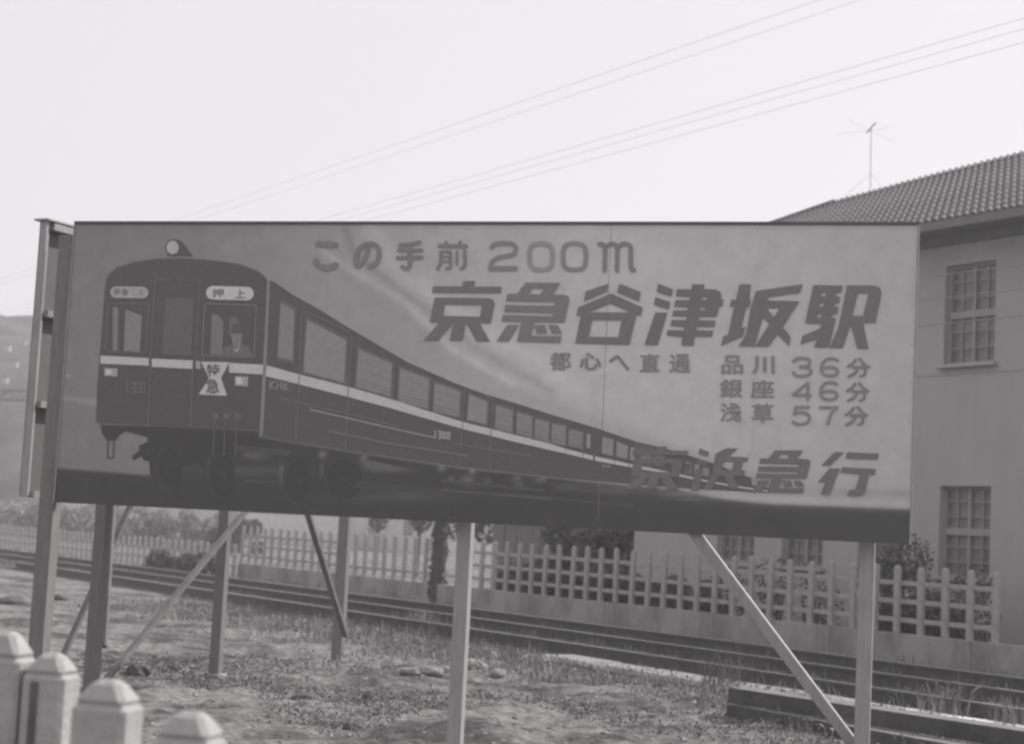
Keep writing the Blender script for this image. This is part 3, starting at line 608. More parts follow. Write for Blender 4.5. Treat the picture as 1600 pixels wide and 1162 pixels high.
# nail heads along the panel edges
nh = MB()
for k in range(7):
    for j in range(9):
        for e in ((-.018, .018) if 0 < k < 6 else ((.018,) if k == 0 else (-.018,))):
            nh.tube([bpt(BW*k/6+e, .03+j*.22, .0002), bpt(BW*k/6+e, .03+j*.22, .0012)], .0035, 6)
o = nh.build('nail_heads', tone(104), board); o.location = -Vector(board.location); o['kind'] = 'stuff'

# ------------------------------------------------------------------ rear signboard, seen from behind at a grazing angle
P0 = at_depth(46, 570, 10.95); P0.z = 0
RD = Vector((.43, .9, 0)).normalized(); RN = Vector((RD.y, -RD.x, 0))      # RN points to our side (its back)
b2 = empty('rear_billboard', P0 + RD*2.3)
tag(b2, 'second signboard behind the left end of the painted one, seen from its battened back', 'billboard')
def rp(a, z, off=0): return P0 + RD*a + RN*off + Vector((0, 0, z))
def r2(mb, name, m, bevel=0): o = mb.build(name, m, b2, bevel=bevel); o.location = -Vector(b2.location); return o
ZB, ZT = 1.56, 3.38; RL = 4.6
for k in range(5):
    mb = MB(); mb.box(rp(RL*(k+.5)/5, (ZB+ZT)/2, 0), (RL/10-.001, .003, (ZT-ZB)/2), (RD, RN, DZ)); r2(mb, 'panel', MT['tin'])
mb = MB(); mb.box(rp(.015, (ZB+ZT)/2, .03), (.015, .026, (ZT-ZB)/2), (RD, RN, DZ)); r2(mb, 'frame', MT['frame'])
for z in (ZB+.02, ZB+.61, ZB+1.21, ZT-.03):
    mb = MB(); mb.box(rp(RL/2+.02, z, .042), (RL/2-.03, .038, .022), (RD, RN, DZ)); r2(mb, 'batten', MT['frame'])
for a in (.34, 1.25, 2.2, 3.1, 4.0):
    mb = MB(); mb.box(rp(a, (ZB+ZT)/2, .022), (.024, .018, (ZT-ZB)/2-.05), (RD, RN, DZ)); r2(mb, 'stud', MT['wframe'])
mb = MB(); mb.box(rp(RL/2, ZT+.008, .02), (RL/2+.02, .06, .006), (RD, RN, DZ)); r2(mb, 'top_trim', MT['frame'])
def fpost(par, px, py, w, zt, yaw_ax, m='postdark'):
    b_ = on_z(px, py); mb = MB(); mb.box(Vector((b_.x, b_.y, zt/2-.1)), (w/2, w/2, zt/2+.1), yaw_ax)
    o = mb.build('post', MT[m], par, bevel=.004); o.location = -Vector(par.location)
    fm = MB(); gz0 = gz_at(b_.x, b_.y); fm.box(Vector((b_.x, b_.y, gz0)), (.11, .10, .035), yaw_ax, top=.8); f2 = fm.build('footing', mfoot, par, bevel=.01); f2.location = -Vector(par.location); return b_
axb = (DU, DN, DZ)
mfoot = mat('footing_concrete', .22, .95, v2=.32, scale=9, bump=.5)
pB = fpost(b2, 141, 1088, .1, 3.3, axb); pC = fpost(b2, 336, 1056, .1, 3.3, axb); pD = fpost(b2, 527, 1031, .115, 3.3, axb)
def brace(par, a, b, w=.06, t=.045, side=None, m='bracewood'):
    mb = MB(); mb.beam(a, b, w, t, side if side is not None else DU); o = mb.build('brace', MT[m], par, bevel=.003); o.location = -Vector(par.location)
def onp(px, py, y): return at_depth(px, py, y)
brace(b2, onp(386, 796, pC.y+.25), onp(152, 1078, pB.y+.1), .055, .04)
brace(b2, onp(208, 780, pB.y+1.8), onp(96, 1030, pB.y+.9), .05, .04)
brace(b2, onp(175, 780, pB.y+1.2), onp(160, 1010, pB.y+.5), .07, .05)
brace(b2, onp(478, 792, pD.y-1.6), onp(540, 993, pD.y-.12), .06, .045)
Fb = BO + DU*(uF+.03) + DN*(-.16)
brace(board, onp(1078, 822, Fb.y+.16), onp(1338, 1168, Fb.y+.07), .062, .05, m='postpaint')

# ------------------------------------------------------------------ concrete fence behind the track
FD = 17.1
xs = [738, 755, 773, 794.5, 813, 832.8, 853, 874.4, 896.4, 917, 940, 963, 985.8, 1012, 1036.4, 1062.6, 1088, 1115, 1144.4, 1172.7, 1202, 1233, 1266, 1299.5, 1332, 1369.5, 1406, 1443, 1483, 1524.7, 1568.4]
sv_ = np.array([s_of(on_d(x, 880, FD)) for x in xs]); kk = np.arange(len(sv_)); pitch, s0_ = np.polyfit(kk, sv_, 1)
zt = on_d(1000, 858.5, FD).z; zp = on_d(1000, 945.4, FD).z
print('FENCE pitch', pitch, 'top', zt, 'plinth', zp, 'resid', np.abs(sv_-(s0_+pitch*kk)).max())
ZAX = (-TD, ND, DZ)
fence = empty('concrete_fence', trk(s0_+pitch*10, FD)); tag(fence, 'tall pale concrete picket fence on a low plinth beyond the railway track', 'fence')
def picket_mesh(h, w, t, name='picket'):
    mb = MB(); mb.box(Vector((0, 0, h/2)), (w/2, t/2, h/2), ZAX); mb.box(Vector((0, 0, h+.02)), (w/2, t/2, .02), ZAX, top=.55); return mb.build(name, MT['conc'], bevel=.008)
pk = picket_mesh(zt-zp-.04, .100, .065); first = True
s_right = s0_+pitch*30; s_left = s_of(on_d(377, 870, FD))
i = 30
while s0_+pitch*i > s_left:
    s = s0_+pitch*i
    if not (s_of(on_d(668, 880, FD)) < s < s_of(on_d(700, 880, FD))):
        o = pk if first else link('picket', pk.data); first = False
        o.location = trk(s+random.uniform(-.015, .015), FD, zp+random.uniform(-.015, .01)); o.rotation_euler = (random.uniform(-.015, .015), random.uniform(-.02, .02), random.uniform(-.06, .06)); wchild(o, fence)
    i -= 1
for f_ in (.26, .53, .80):
    z = zp+(zt-zp)*(1-f_)
    for q in range(9):
        a = s_left+(s_right-s_left)*q/9; c = s_left+(s_right-s_left)*(q+1)/9
        if f_ < .7 and 545 < proj(trk((a+c)/2, FD, 1))[0] < 690: continue
        mb = MB(); mb.box(Vector((0, 0, 0)), ((c-a)/2-.004, .032, .032), ZAX); o = mb.build('rail', MT['conc'], bevel=.004); o.location = trk((a+c)/2, FD+.035, z+random.uniform(-.008, .008)); wchild(o, fence)
q = 0; a = s_left
while a < 12:
    c = a+2.6; mb = MB(); mb.box(Vector((0, 0, 0)), ((c-a)/2-.006, .075, (zp+.3)/2), ZAX); o = mb.build('plinth', MT['conc2'], bevel=.006); o.location = trk((a+c)/2, FD+random.uniform(-.006, .006), (zp-.3)/2+random.uniform(-.004, .004)); wchild(o, fence); a = c
# low far fence
ztl = on_d(190, 836.5, FD).z; zbl = .0
fl = empty('concrete_fence', trk(s_left-8, FD)); tag(fl, 'low distant concrete picket fence continuing to the left beyond the track', 'fence')
pk2 = picket_mesh(ztl-.02, .12, .06); first = True; s = s_left-.4; n = 0
while n < 150:
    o = pk2 if first else link('picket', pk2.data); first = False
    o.location = trk(s, FD, random.uniform(-.03, .02)); wchild(o, fl); s -= pitch*1.03; n += 1
for z in (ztl*.35, ztl*.66):
    for q in range(10):
        mb = MB(); ln = (s_left-.3-s)/10; mb.box(Vector((0, 0, 0)), (ln/2, .03, .03), ZAX); o = mb.build('rail', MT['conc']); o.location = trk(s+ln*(q+.5), FD+.012, z); wchild(o, fl)

# ------------------------------------------------------------------ near concrete pickets, bottom left
nf = empty('concrete_fence', on_z(60, 1400)); tag(nf, 'row of chamfered concrete pickets out of focus at the lower left', 'fence')
near = [(-92, 925, 96, 5.0), (8, 985, 92, 4.75), (84, 1020, 76, 4.72), (172, 1061, 96, 4.0), (300, 1111, 102, 3.72), (452, 1172, 112, 3.35)]
pts_n = []
for (x, y, w, dep) in near:
    p = at_depth(x, y, dep); wd = w*.95/F*dep; h = p.z; mb = MB()
    axn = (Vector((.97, -.24, 0)).normalized(), Vector((.24, .97, 0)).normalized(), DZ)
    cap_h = .055 if y > 990 else .07
    mb.box(Vector((0, 0, (h-cap_h)/2)), (wd/2, .055, (h-cap_h)/2), axn); mb.box(Vector((0, 0, h-cap_h/2)), (wd/2, .055, cap_h/2), axn, top=.45)
    mb2 = mb.build('picket', MT['conc3'], bevel=.012); mb2.location = (p.x, p.y, 0); wchild(mb2, nf); pts_n.append((p, wd, axn))
a, c = pts_n[0][0], pts_n[-1][0]
for z in (.35, .72):
    mb = MB(); mb.beam(Vector((a.x, a.y+.09, z)), Vector((c.x, c.y+.09, z)), .06, .06); o = mb.build('rail', MT['conc3']); wchild(o, nf)
p, wd, axn = pts_n[2]
mb = MB(); mb.box(Vector((p.x, p.y, .8)) + axn[1]*-.0575 - axn[0]*.02, (.011, .003, .22), axn); o = mb.build('slot', MT['rubble']); wchild(o, nf)

# ------------------------------------------------------------------ dark timber beams stacked at the lower right
for nm, lab, c0, z0, zz, off in (('timber_beam', 'thick dark squared timber, upper one of the stack beside the right-hand post', (1138, 1074), .135, .125, .0), ('timber_beam', 'dark squared timber lying lowest in the stack beside the right-hand post', (1136, 1100), .0, .13, -.12)):
    zt_ = z0+zz; a = on_z(c0[0], c0[1], zt_); L0 = 7.5; ed = Vector((.60, -.80, 0)).normalized() if off == 0 else Vector((.52, -.854, 0)).normalized(); en = Vector((-ed.y, ed.x, 0))
    mb = MB(); mb.box(Vector((0, 0, 0)), (L0/2, .12, zz/2), (ed, en, DZ)); mb.box(Vector((0, 0, zz/2+.002)), (L0/2-.01, .112, .002), (ed, en, DZ), mi=1)  # thin paler sheet on top: daylight on the timber put into its colour
    o = mb.build(nm, [MT['beam'], MT['beamlit']]); o.location = a + ed*L0/2 + en*.12 - Vector((0, 0, zz/2)); tag(o, lab, 'timber beam')

# ------------------------------------------------------------------ two-storey building on the right
WD = 19.8
bld = empty('building', trk(s_of(on_d(1450, 860, WD)), WD)); tag(bld, 'two-storey mortar-walled building with tiled roof and small-paned windows behind the right end of the sign', 'building')
def bc(mb, name, m, **k): o = mb.build(name, m, **k); return wchild(o, bld)
sL = s_of(on_d(990, 860, WD)); sR = s_of(on_d(1600, 860, WD))+6
ED = WD-.75; ze = on_d(1520, 335.5, ED).z
wz = on_d(1520, 375, WD).z
u_top, u_bot = on_d(1509, 412, WD).z, on_d(1509, 568, WD).z; l_top, l_bot = on_d(1506, 759, WD).z, on_d(1506, 902, WD).z
w1 = (s_of(on_d(1468, 800, WD)), s_of(on_d(1548, 800, WD))); w3 = (s_of(on_d(1221, 860, WD)), s_of(on_d(1282, 860, WD))); w4 = (s_of(on_d(1108, 860, WD)), s_of(on_d(1178, 860, WD)))
ww = w1[1]-w1[0]; step = w1[0]-w3[0]; 
print('BLD eave', ze, 'wall top', wz, 'up', u_top, u_bot, 'low', l_top, l_bot, 'w', ww, w3[1]-w3[0], w4[1]-w4[0], 'step', step, w3[0]-w4[0], 'wallL', sL)
cols = [w1[0], (w1[0]+w3[0])/2+.05, w3[0], w4[1]-ww, w1[0]+step/2]
ops = [(c, c+ww, u_bot, u_top) for c in cols]+[(c, c+ww, l_bot, l_top) for c in cols]
loops = [[(sL, -.2), (sR, -.2), (sR, ze+.1), (sL, ze+.1)]]+[[(a, z0), (c, z0), (c, z1), (a, z1)] for a, c, z0, z1 in ops]
tri = tessellate_polygon([[Vector((x, y, 0)) for x, y in lp] for lp in loops]); flat = [p for lp in loops for p in lp]
mb = MB(); fs = []
for t3 in tri:
    (x0, y0), (x1, y1), (x2, y2) = (flat[i] for i in t3); fs.append(tuple(t3) if (x1-x0)*(y2-y0)-(x2-x0)*(y1-y0) > 0 else tuple(t3)[::-1])
mb.add([trk(x, WD, y) for x, y in flat], fs)
RV = .17
for a, c, z0, z1 in ops:   # reveals
    q4 = [(a, z0), (c, z0), (c, z1), (a, z1)]
    for k in range(4):
        p, q = q4[k], q4[(k+1) % 4]; mb.add([trk(p[0], WD, p[1]), trk(q[0], WD, q[1]), trk(q[0], WD+RV, q[1]), trk(p[0], WD+RV, p[1])], [(0, 1, 2, 3)])
mb.add([trk(sL, WD, -.2), trk(sL, WD+9, -.2), trk(sL, WD+9, ze+.1), trk(sL, WD, ze+.1)], [(0, 1, 2, 3)])
bc(mb, 'wall', MT['wall'], center=trk(sL, WD))
mb = MB(); mb.box(trk((sL+sR)/2, WD-.006, on_d(1515, 582, WD).z), ((sR-sL)/2, .008, .012), ZAX); bc(mb, 'moulding', MT['wall'], center=trk(sL, WD))
# windows
def window(a, c, z0, z1, curtains=False):
    cx, w, h = (a+c)/2, c-a, z1-z0; base = trk(cx, WD+RV-.03, z0)
    fr = MB(); e = .045
    for sx in (-1, 1): fr.box(Vector((0, 0, h/2)) - TD*sx*(w/2-e/2), (e/2, .03, h/2), ZAX)
    zs = [e/2, h-e/2, h*.50]
    for k, z in enumerate(zs): fr.box(Vector((0, 0, z)), (w/2-e-.001, .029 if k < 2 else .05, e/2 if k < 2 else .055), ZAX)
    fr.box(Vector((0, 0, h/2)), (.024, .034, h/2-.002), ZAX)
    wn = fr.build('window', MT['wframe']); wn.location = base; wchild(wn, bld)
    ba = MB()
    for sx in (-1, 1): ba.box(Vector((0, 0, h/2)) - TD*sx*(w/4), (.009, .012, h/2-.01), ZAX)
    for hb in (0, 1):
        for k in (1, 2): ba.box(Vector((0, 0, h*.5*hb+h*.5*k/3)), (w/2-.01, .010, .009), ZAX)
    g2 = ba.build('glazing_bars', MT['wframe'], wn)
    me = None
    for i in range(4):
        for hb in range(6):
            pw, ph = w/4-.012, h/6-.012
            if me is None:
                pm_ = MB(); pm_.box(Vector((0, 0, 0)), (pw/2, .002, ph/2), ZAX); ob = pm_.build('pane', MT['glass'], wn); me = ob.data
            else: ob = link('pane', me, wn)
            ob.location = -TD*((i+.5)*w/4-w/2) + Vector((0, 0, (hb+.5)*h/6)) + ND*.016; ob.rotation_euler = (random.uniform(-.012, .012), 0, random.uniform(-.012, .012))
    si = MB(); si.box(Vector((0, 0, -.03)) - ND*(RV*.5+.03), (w/2+.07, RV/2+.05, .03), ZAX); si.build('sill', MT['wall'], wn, bevel=.006)
    if curtains:
        for k, x in enumerate((-.36, -.1, .14)):
            cm = MB(); n = 12
            vs = [-TD*(x*w+(q/n)*.16) + ND*(.05+.015*math.sin(q*2.2)) + Vector((0, 0, z)) for z in (.1, h-.05) for q in range(n+1)]
            cm.add(vs, [(q, q+1, n+2+q, n+1+q) for q in range(n)]); cm.build('curtain', MT['curtain'], wn)
for k, (a, c, z0, z1) in enumerate(ops): window(a, c, z0, z1, k == 7)
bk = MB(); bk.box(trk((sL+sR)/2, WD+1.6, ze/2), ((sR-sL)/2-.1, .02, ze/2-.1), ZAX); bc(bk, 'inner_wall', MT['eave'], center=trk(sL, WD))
# eaves soffit and fascia
mb = MB(); mb.box(trk((sL+sR)/2, (ED+WD)/2+.03, ze-.06), ((sR-sL)/2+.5, (WD-ED)/2-.03, .02), ZAX); bc(mb, 'soffit', MT['eave'], center=trk(sL, WD))
mb = MB(); mb.box(trk((sL+sR)/2, ED+.03, ze-.06), ((sR-sL)/2+.5, .02, .07), ZAX); bc(mb, 'fascia', MT['eave'], center=trk(sL, WD))
mb = MB(); mb.box(trk((sL+sR)/2, WD-.05, ze-.16), ((sR-sL)/2, .05, .08), ZAX); bc(mb, 'cornice', MT['eave'], center=trk(sL, WD))
# tiled roof: plane rising from the eave
RP = math.tan(R(27))
def on_roof(px, py):
    d = ray(px, py); n = Vector((-ND.x*RP, -ND.y*RP, 1)); p0 = trk(0, ED, ze); return EYE + d*((p0-EYE).dot(n)/d.dot(n))
RNRM = Vector((-ND.x*RP, -ND.y*RP, 1)).normalized()
def roof_top_y(x):
    return np.interp(x, [930, 960, 1100, 1207, 1311, 1361, 1416, 1469, 1521, 1600, 1900], [446, 435.5, 387, 350, 314, 301, 286, 272, 259, 239, 164])
def eave_px_y(x):    # where the eave line shows
    p = trk(0, ED, ze); lo = None
    # find on plane d=ED at given px x by iterating
    y = 340.
    for _ in range(12):
        q = on_d(x, y, ED); y -= (ze-q.z)*F/q.dot(FWD)
    return y
def slope_at(x): return np.interp(x, [1000, 1200, 1300, 1400, 1469, 1504, 1564, 1700, 1900], [1.15, .95, .78, .56, .38, .26, .09, -.12, -.4])
tops = []; x = 1000.
while x < 1820: tops.append(x); x += 5.6 + max(0, (x-1000))*.0084
def bottom_of(xt):
    yt = roof_top_y(xt); sl = slope_at(xt); xb = xt
    for _ in range(20):
        yb = eave_px_y(xb); xb = xt - sl*(yb-yt)
    return xb, yb
ends = []
for xt in tops:
    xb, yb = bottom_of(xt); xb = max(xb, 962+len(ends)*.6) if not ends else max(xb, ends[-1][2]+1.); yb = eave_px_y(xb); ends.append((xt, roof_top_y(xt), xb, yb))
sol = MB(); vs = [on_roof(e[0], e[1])-RNRM*.05 for e in ends]+[on_roof(e[2], e[3])-RNRM*.05 for e in ends]; n = len(ends)
sol.add(vs, [(n+i, n+i+1, i+1, i) for i in range(n-1)])
# far slope so that the roof is closed
bk_ = [on_roof(e[0], e[1])-RNRM*.05 for e in ends]; far = [p + ND*6 - Vector((0, 0, 3.0)) for p in bk_]
sol.add(bk_+far, [(i, i+1, n+i+1, n+i) for i in range(n-1)])
roof = bc(sol, 'roof', MT['tile'], center=trk(sL, WD))
for i in range(n-1):
    e0, e1 = ends[i], ends[i+1]
    A, B_ = on_roof(e0[2], e0[3]), on_roof(e1[2], e1[3]); C_, D_ = on_roof(e0[0], e0[1]), on_roof(e1[0], e1[1])
    nC = 12 if (C_-A).length > 1.5 else 6; prof_ = [(0, -.01), (.18, .026), (.42, .034), (.66, .022), (.85, -.015), (1, -.01)]
    mb = MB(); vs = []; fs = []
    for c in range(nC):
        for (f0, lift) in ((c/nC, .011), ((c+1)/nC, 0.)):
            for (q, hgt) in prof_:
                p = (A*(1-q)+B_*q)*(1-f0) + (C_*(1-q)+D_*q)*f0
                wscale = min(1., (B_-A).length/.2)*(1+1.3*max(0, f0-.93)/.07)
                vs.append(p + RNRM*(hgt*wscale+lift))
    m_ = len(prof_)
    for r0 in range(2*nC-1):
        for q in range(m_-1): fs.append((r0*m_+q, r0*m_+q+1, (r0+1)*m_+q+1, (r0+1)*m_+q))
    mb.add(vs, fs); cen = (A+D_)/2; o = mb.build('tile_row', MT['tile'], center=cen); o.parent = roof; o.location = cen - trk(sL, WD)
# ridge
rg = MB(); rg.tube([on_roof(e[0], e[1])+Vector((0, 0, -.01)) for e in ends if e[0] >= 1300], .03, 7); o = rg.build('ridge', MT['tile'], center=trk(sL, WD)); o.parent = roof; o.location = (0, 0, 0)
hp = MB(); hp.tube([on_roof(e[0], e[1]) for e in ends if e[0] <= 1312], .07, 7); o = hp.build('hip_ridge', MT['tile'], center=trk(sL, WD)); o.parent = roof; o.location = (0, 0, 0)

# antenna on the ridge
ab = on_roof(1360, 302); dep = (ab-EYE).y; tp = at_depth(1361, 200, dep)
an = empty('antenna', ab); tag(an, 'thin television antenna on a mast above the roof ridge', 'antenna')
mb = MB(); mb.tube([(0, 0, -.1), tp-ab], .007, 6); mb.build('mast', MT['wire'], an)
hd = tp-ab; boom = (at_depth(1369, 198, dep-.5)-at_depth(1355, 213, dep+.5))
mb = MB(); mb.tube([hd-boom*.5, hd+boom*.5], .013, 5); mb.build('boom', MT['iron'], an)
for (x0, y0, x1, y1) in ((1325, 187, 1398, 222), (1306, 210, 1396, 197)):
    mb = MB(); mb.tube([at_depth(x0, y0, dep)-ab, at_depth(1361, 205, dep)-ab, at_depth(x1, y1, dep)-ab], .002, 4); mb.build('element', MT['wire'], an)
for k in (-1, 1):
    mb = MB(); mb.tube([Vector((k*.5, .2*k, -.12)), hd*.3], .003, 4); mb.build('stay', MT['wire'], an)

# ------------------------------------------------------------------ overhead wires along the railway
def wire(px, py, d, r, lab, slope_sag=.0):
    p = on_d(px, py, d); s0 = s_of(p); mb = MB(); pts = []
    for k in range(0, 91):
        s = 16-k*2.4; sag = 0
        pts.append(trk(s, d, p.z))
    span = 40.
    pts = [q+Vector((0, 0, slope_sag*((((s_of(q)-s0)/span+.5) % 1-.5)**2-.0)*4)) for q in pts]
    mb.tube(pts, r, 5); o = mb.build('overhead_wire', MT['wire'], center=trk(0, d, p.z)); tag(o, lab, 'wire', 'overhead wires strung along the railway'); return o
wire(800, 164, 13.2, .0021, 'thin sky wire, uppermost of the five above the sign')
wire(800, 180.5, 14.2, .0021, 'thin sky wire, second from the top above the sign')
wire(900, 229, 13.2, .0021, 'thin sky wire, middle one of the five above the sign')
wire(900, 241, 14.0, .0021, 'thin sky wire, second from the bottom of the five above the sign')
wire(900, 256, 13.4, .0021, 'thin sky wire, lowest of the five above the sign')
wire(1500, 426, 14.3, .0065, 'dark overhead wire crossing the upper part of the building window')
wire(1500, 462.5, 14.3, .0065, 'dark overhead wire crossing the middle of the building window')
wire(1500, 503, 14.3, .0065, 'dark overhead wire just below the transom of the building window')
# lattice gantry over the track, far left
gy_ = 80.; g0 = at_depth(-60, 606, gy_); g1 = at_depth(200, 612, gy_); g1.z = g0.z
gt = empty('gantry', Vector((g0.x, g0.y, 0))); tag(gt, 'distant lattice gantry across the railway left of the signs', 'gantry')
def gch(mb, name): o = mb.build(name, MT['iron'], gt); o.location = -Vector(gt.location)
for dz in (0, -.45):
    mb = MB(); mb.tube([g0+Vector((0, 0, dz)), g1+Vector((0, 0, dz))], .05, 5); gch(mb, 'chord')
n = 14
for k in range(n):
    a = g0.lerp(g1, k/n); c = g0.lerp(g1, (k+1)/n)
    mb = MB(); mb.tube([a-Vector((0, 0, .45*(k % 2))), c-Vector((0, 0, .45*((k+1) % 2)))], .03, 4); gch(mb, 'diagonal')
for P in (g0, g1):
    mb = MB(); mb.box(Vector((P.x, P.y, g0.z/2)), (.15, .15, g0.z/2)); gch(mb, 'post')

# ------------------------------------------------------------------ vegetation helpers
def blades(name, pts, hmin, hmax, w, m, label, bend=.5, per=9, spread=.06):
    n = len(pts)*per; P = np.repeat(np.array(pts), per, 0) + np.c_[rng.normal(0, spread, (n, 2)), np.zeros(n)]
    h = rng.uniform(hmin, hmax, n); az = rng.uniform(0, 2*np.pi, n); d = np.c_[np.cos(az), np.sin(az), np.zeros(n)]; sdv = np.c_[-np.sin(az), np.cos(az), np.zeros(n)]
    b = rng.uniform(.1, bend, n)[:, None]*h[:, None]; ww = (w*rng.uniform(.6, 1.4, n))[:, None]; up = np.array([0, 0, 1.])
    p0 = P; p1 = P+d*b*.3+up*h[:, None]*.55; p2 = P+d*b+up*h[:, None]*np.clip(1-b/h[:, None]*.4, .3, 1)
    V = np.stack([p0-sdv*ww, p0+sdv*ww, p1-sdv*ww*.7, p1+sdv*ww*.7, p2], 1).reshape(-1, 3); k = np.arange(n)*5
    Fq = [(a, a+1, a+3, a+2) for a in k.tolist()]+[(a+2, a+3, a+4) for a in k.tolist()]
    o = link(name, fast_mesh(name, V, Fq, m)); return o
def leaves(centers, radii, n, size, m, name='foliage', parent=None, squash=1.):
    c = np.array([tuple(x) for x in centers]); r = np.array(radii); idx = rng.integers(0, len(c), n)
    v = rng.normal(size=(n, 3)); v /= np.linalg.norm(v, axis=1)[:, None]; rr = rng.uniform(.35, 1, n)**.5
    P = c[idx]+v*(r[idx]*rr)[:, None]*np.array([1, 1, squash]); P[:, 2] = np.maximum(P[:, 2], .02)
    a = rng.normal(size=(n, 3)); a /= np.linalg.norm(a, axis=1)[:, None]; b = np.cross(a, rng.normal(size=(n, 3))); b /= np.linalg.norm(b, axis=1)[:, None]
    s = size*rng.uniform(.6, 1.5, n)[:, None]
    V = np.stack([P-a*s, P+b*s*.5, P+a*s, P-b*s*.5], 1).reshape(-1, 3); k = np.arange(n)[:, None]*4
    o = link(name, fast_mesh(name, V, k+np.arange(4)[None], m)); 
    if parent is not None: o.parent = parent; o.location = -Vector(parent.location)
    return o

# grass and weeds
def scatter(n, f):
    out = []
    while len(out) < n:
        p = f(); out.append(p) if p is not None else None
    return out
def weed_band():      # along the near edge of the ballast
    d = random.gauss(10.5, .8); s = random.uniform(-26, 9)
    if d < 7.5 or d > 12.9 or (11.2 < d < 11.8 and random.random() < .8): return None
    p = trk(s, d)
    if vnoise(np.array([p.x*.9]), np.array([p.y*.9]), 31)[0] < .25: return None
    return (p.x, p.y, gz_at(p.x, p.y)-.01)
o = blades('weeds', scatter(2300, weed_band), .04, .2, .0035, MT['grass'], '', 1.3, per=10, spread=.12); tag(o, 'low weeds growing along the near side of the ballast', kind='stuff')
o = blades('dry_grass', scatter(500, weed_band), .08, .34, .004, MT['straw'], '', .9, per=6, spread=.05); tag(o, 'pale dry grass stems among the trackside weeds', kind='stuff')
def patch():
    x = random.uniform(-6, 4.5); y = random.uniform(8.8, 19)
    if x*ND.x+y*ND.y > 10.3: return None
    if vnoise(np.array([x*.8]), np.array([y*.8]), 77)[0] < .60: return None
    return (x, y, gz_at(x, y)-.01)
o = blades('ground_cover', scatter(1500, patch), .012, .045, .007, MT['grass'], '', 1.2, per=12, spread=.10); tag(o, 'low creeping ground cover in patches on the sandy ground', kind='stuff')
def low_leaves(name, pts, n, sz, hh, m, label):
    P0_ = np.array(pts)[rng.integers(0, len(pts), n)]+np.c_[rng.normal(0, .13, (n, 2)), rng.uniform(0, hh, n)]
    dd_ = P0_[:, 0]*ND.x+P0_[:, 1]*ND.y; P0_ = P0_[(dd_ < 11.15+.15*np.sin(P0_[:, 0]*5)) | (dd_ > 11.85)]; n = len(P0_)
    a = rng.normal(size=(n, 3)); a /= np.linalg.norm(a, axis=1)[:, None]; b_ = np.cross(a, rng.normal(size=(n, 3))); b_ /= np.linalg.norm(b_, axis=1)[:, None]; q = sz*rng.uniform(.5, 1.5, n)[:, None]
    V = np.stack([P0_-a*q, P0_+b_*q*.5, P0_+a*q, P0_-b_*q*.5], 1).reshape(-1, 3)
    o = link(name, fast_mesh(name, V, np.arange(n)[:, None]*4+np.arange(4)[None], m)); tag(o, label, kind='stuff')
low_leaves('ground_leaves', scatter(500, patch), 13000, .016, .05, MT['grass'], 'small-leaved creeping plants in dark patches on the soil')
low_leaves('weed_leaves', scatter(900, weed_band), 17000, .02, .16, MT['grass'], 'small leaves of the weeds beside the track')
def between():
    s = random.uniform(-60, 10); d = random.choice([random.uniform(12.05, 12.8), random.uniform(14.4, 16.8), random.uniform(12.95, 14.2)])
    if vnoise(np.array([s*.7]), np.array([d*1.3]), 5)[0] < .45: return None
    p = trk(s, d); return (p.x, p.y, .04)
o = blades('track_weeds', scatter(1300, between), .04, .2, .007, MT['grass'], '', per=7, spread=.1); tag(o, 'small weeds growing between and beside the rails', kind='stuff')
# tall arching weed clumps by the right-hand post
for (x, y, h, n, dd, lab) in ((1125, 1075, .55, 26, 0, 'tall arching grass clump at the left end of the stacked timbers'), (1480, 1120, .5, 30, 0, 'arching weed clump right of the right-hand post'), (1585, 1140, .42, 20, 0, 'small weed clump at the far right edge beside the track'), (655, 985, .42, 34, 0, 'bushy dry weed clump left of the centre post'), (1010, 1000, .3, 18, 0, 'short weed clump on the pale trough lids')):
    p = on_z(x, y); o = blades('weed_clump', [(0, 0, 0)]*n, h*.5, h, .006, MT['grass'] if x != 655 else MT['straw'], '', .8, per=3, spread=.11); o.location = (p.x, p.y, 0); tag(o, lab, 'weeds')

# stones and rubble
def rock(px, py, w, h, lab, m='stone', cat='stone', nm='stone'):
    p = on_z(px, py); sc_ = w/F*p.y/2; bm = bmesh.new(); bmesh.ops.create_icosphere(bm, subdivisions=3, radius=1)
    sd_ = random.randint(0, 999)
    for v in bm.verts:
        q = v.co*1.4; k = .55+.95*float(fbm(np.array([q.x+q.z*.7+9]), np.array([q.y-q.z*.5+9]), sd_, 3)[0]); v.co *= k
        v.co.x *= sc_; v.co.y *= sc_*.8; v.co.z *= h/F*p.y*.62
    me = bpy.data.meshes.new(nm); bm.to_mesh(me); bm.free(); me.materials.append(MT[m]); o = link(nm, me, None, (p.x, p.y, gz_at(p.x, p.y)+h/F*p.y*.3)); o.rotation_euler = (0, 0, random.uniform(0, 6)); tag(o, lab, cat)
rock(738, 1047, 62, 18, 'largest pale flat stone, right behind the centre post'); rock(672, 1056, 44, 16, 'rounded stone just left of the centre post'); rock(778, 1056, 30, 12, 'small pale stone at the right of the pale stone group'); rock(742, 1064, 26, 12, 'small stone in front of the largest pale one'); rock(640, 1060, 34, 13, 'grey stone at the left end of the stone group')
rock(693, 1050, 30, 12, 'pale stone touching the foot of the centre post')
rock(20, 938, 52, 14, 'dark lump of debris at the far left edge', 'rubble', 'debris', 'debris'); rock(92, 936, 40, 11, 'dark lump of debris right of the leftmost post', 'rubble', 'debris', 'debris')
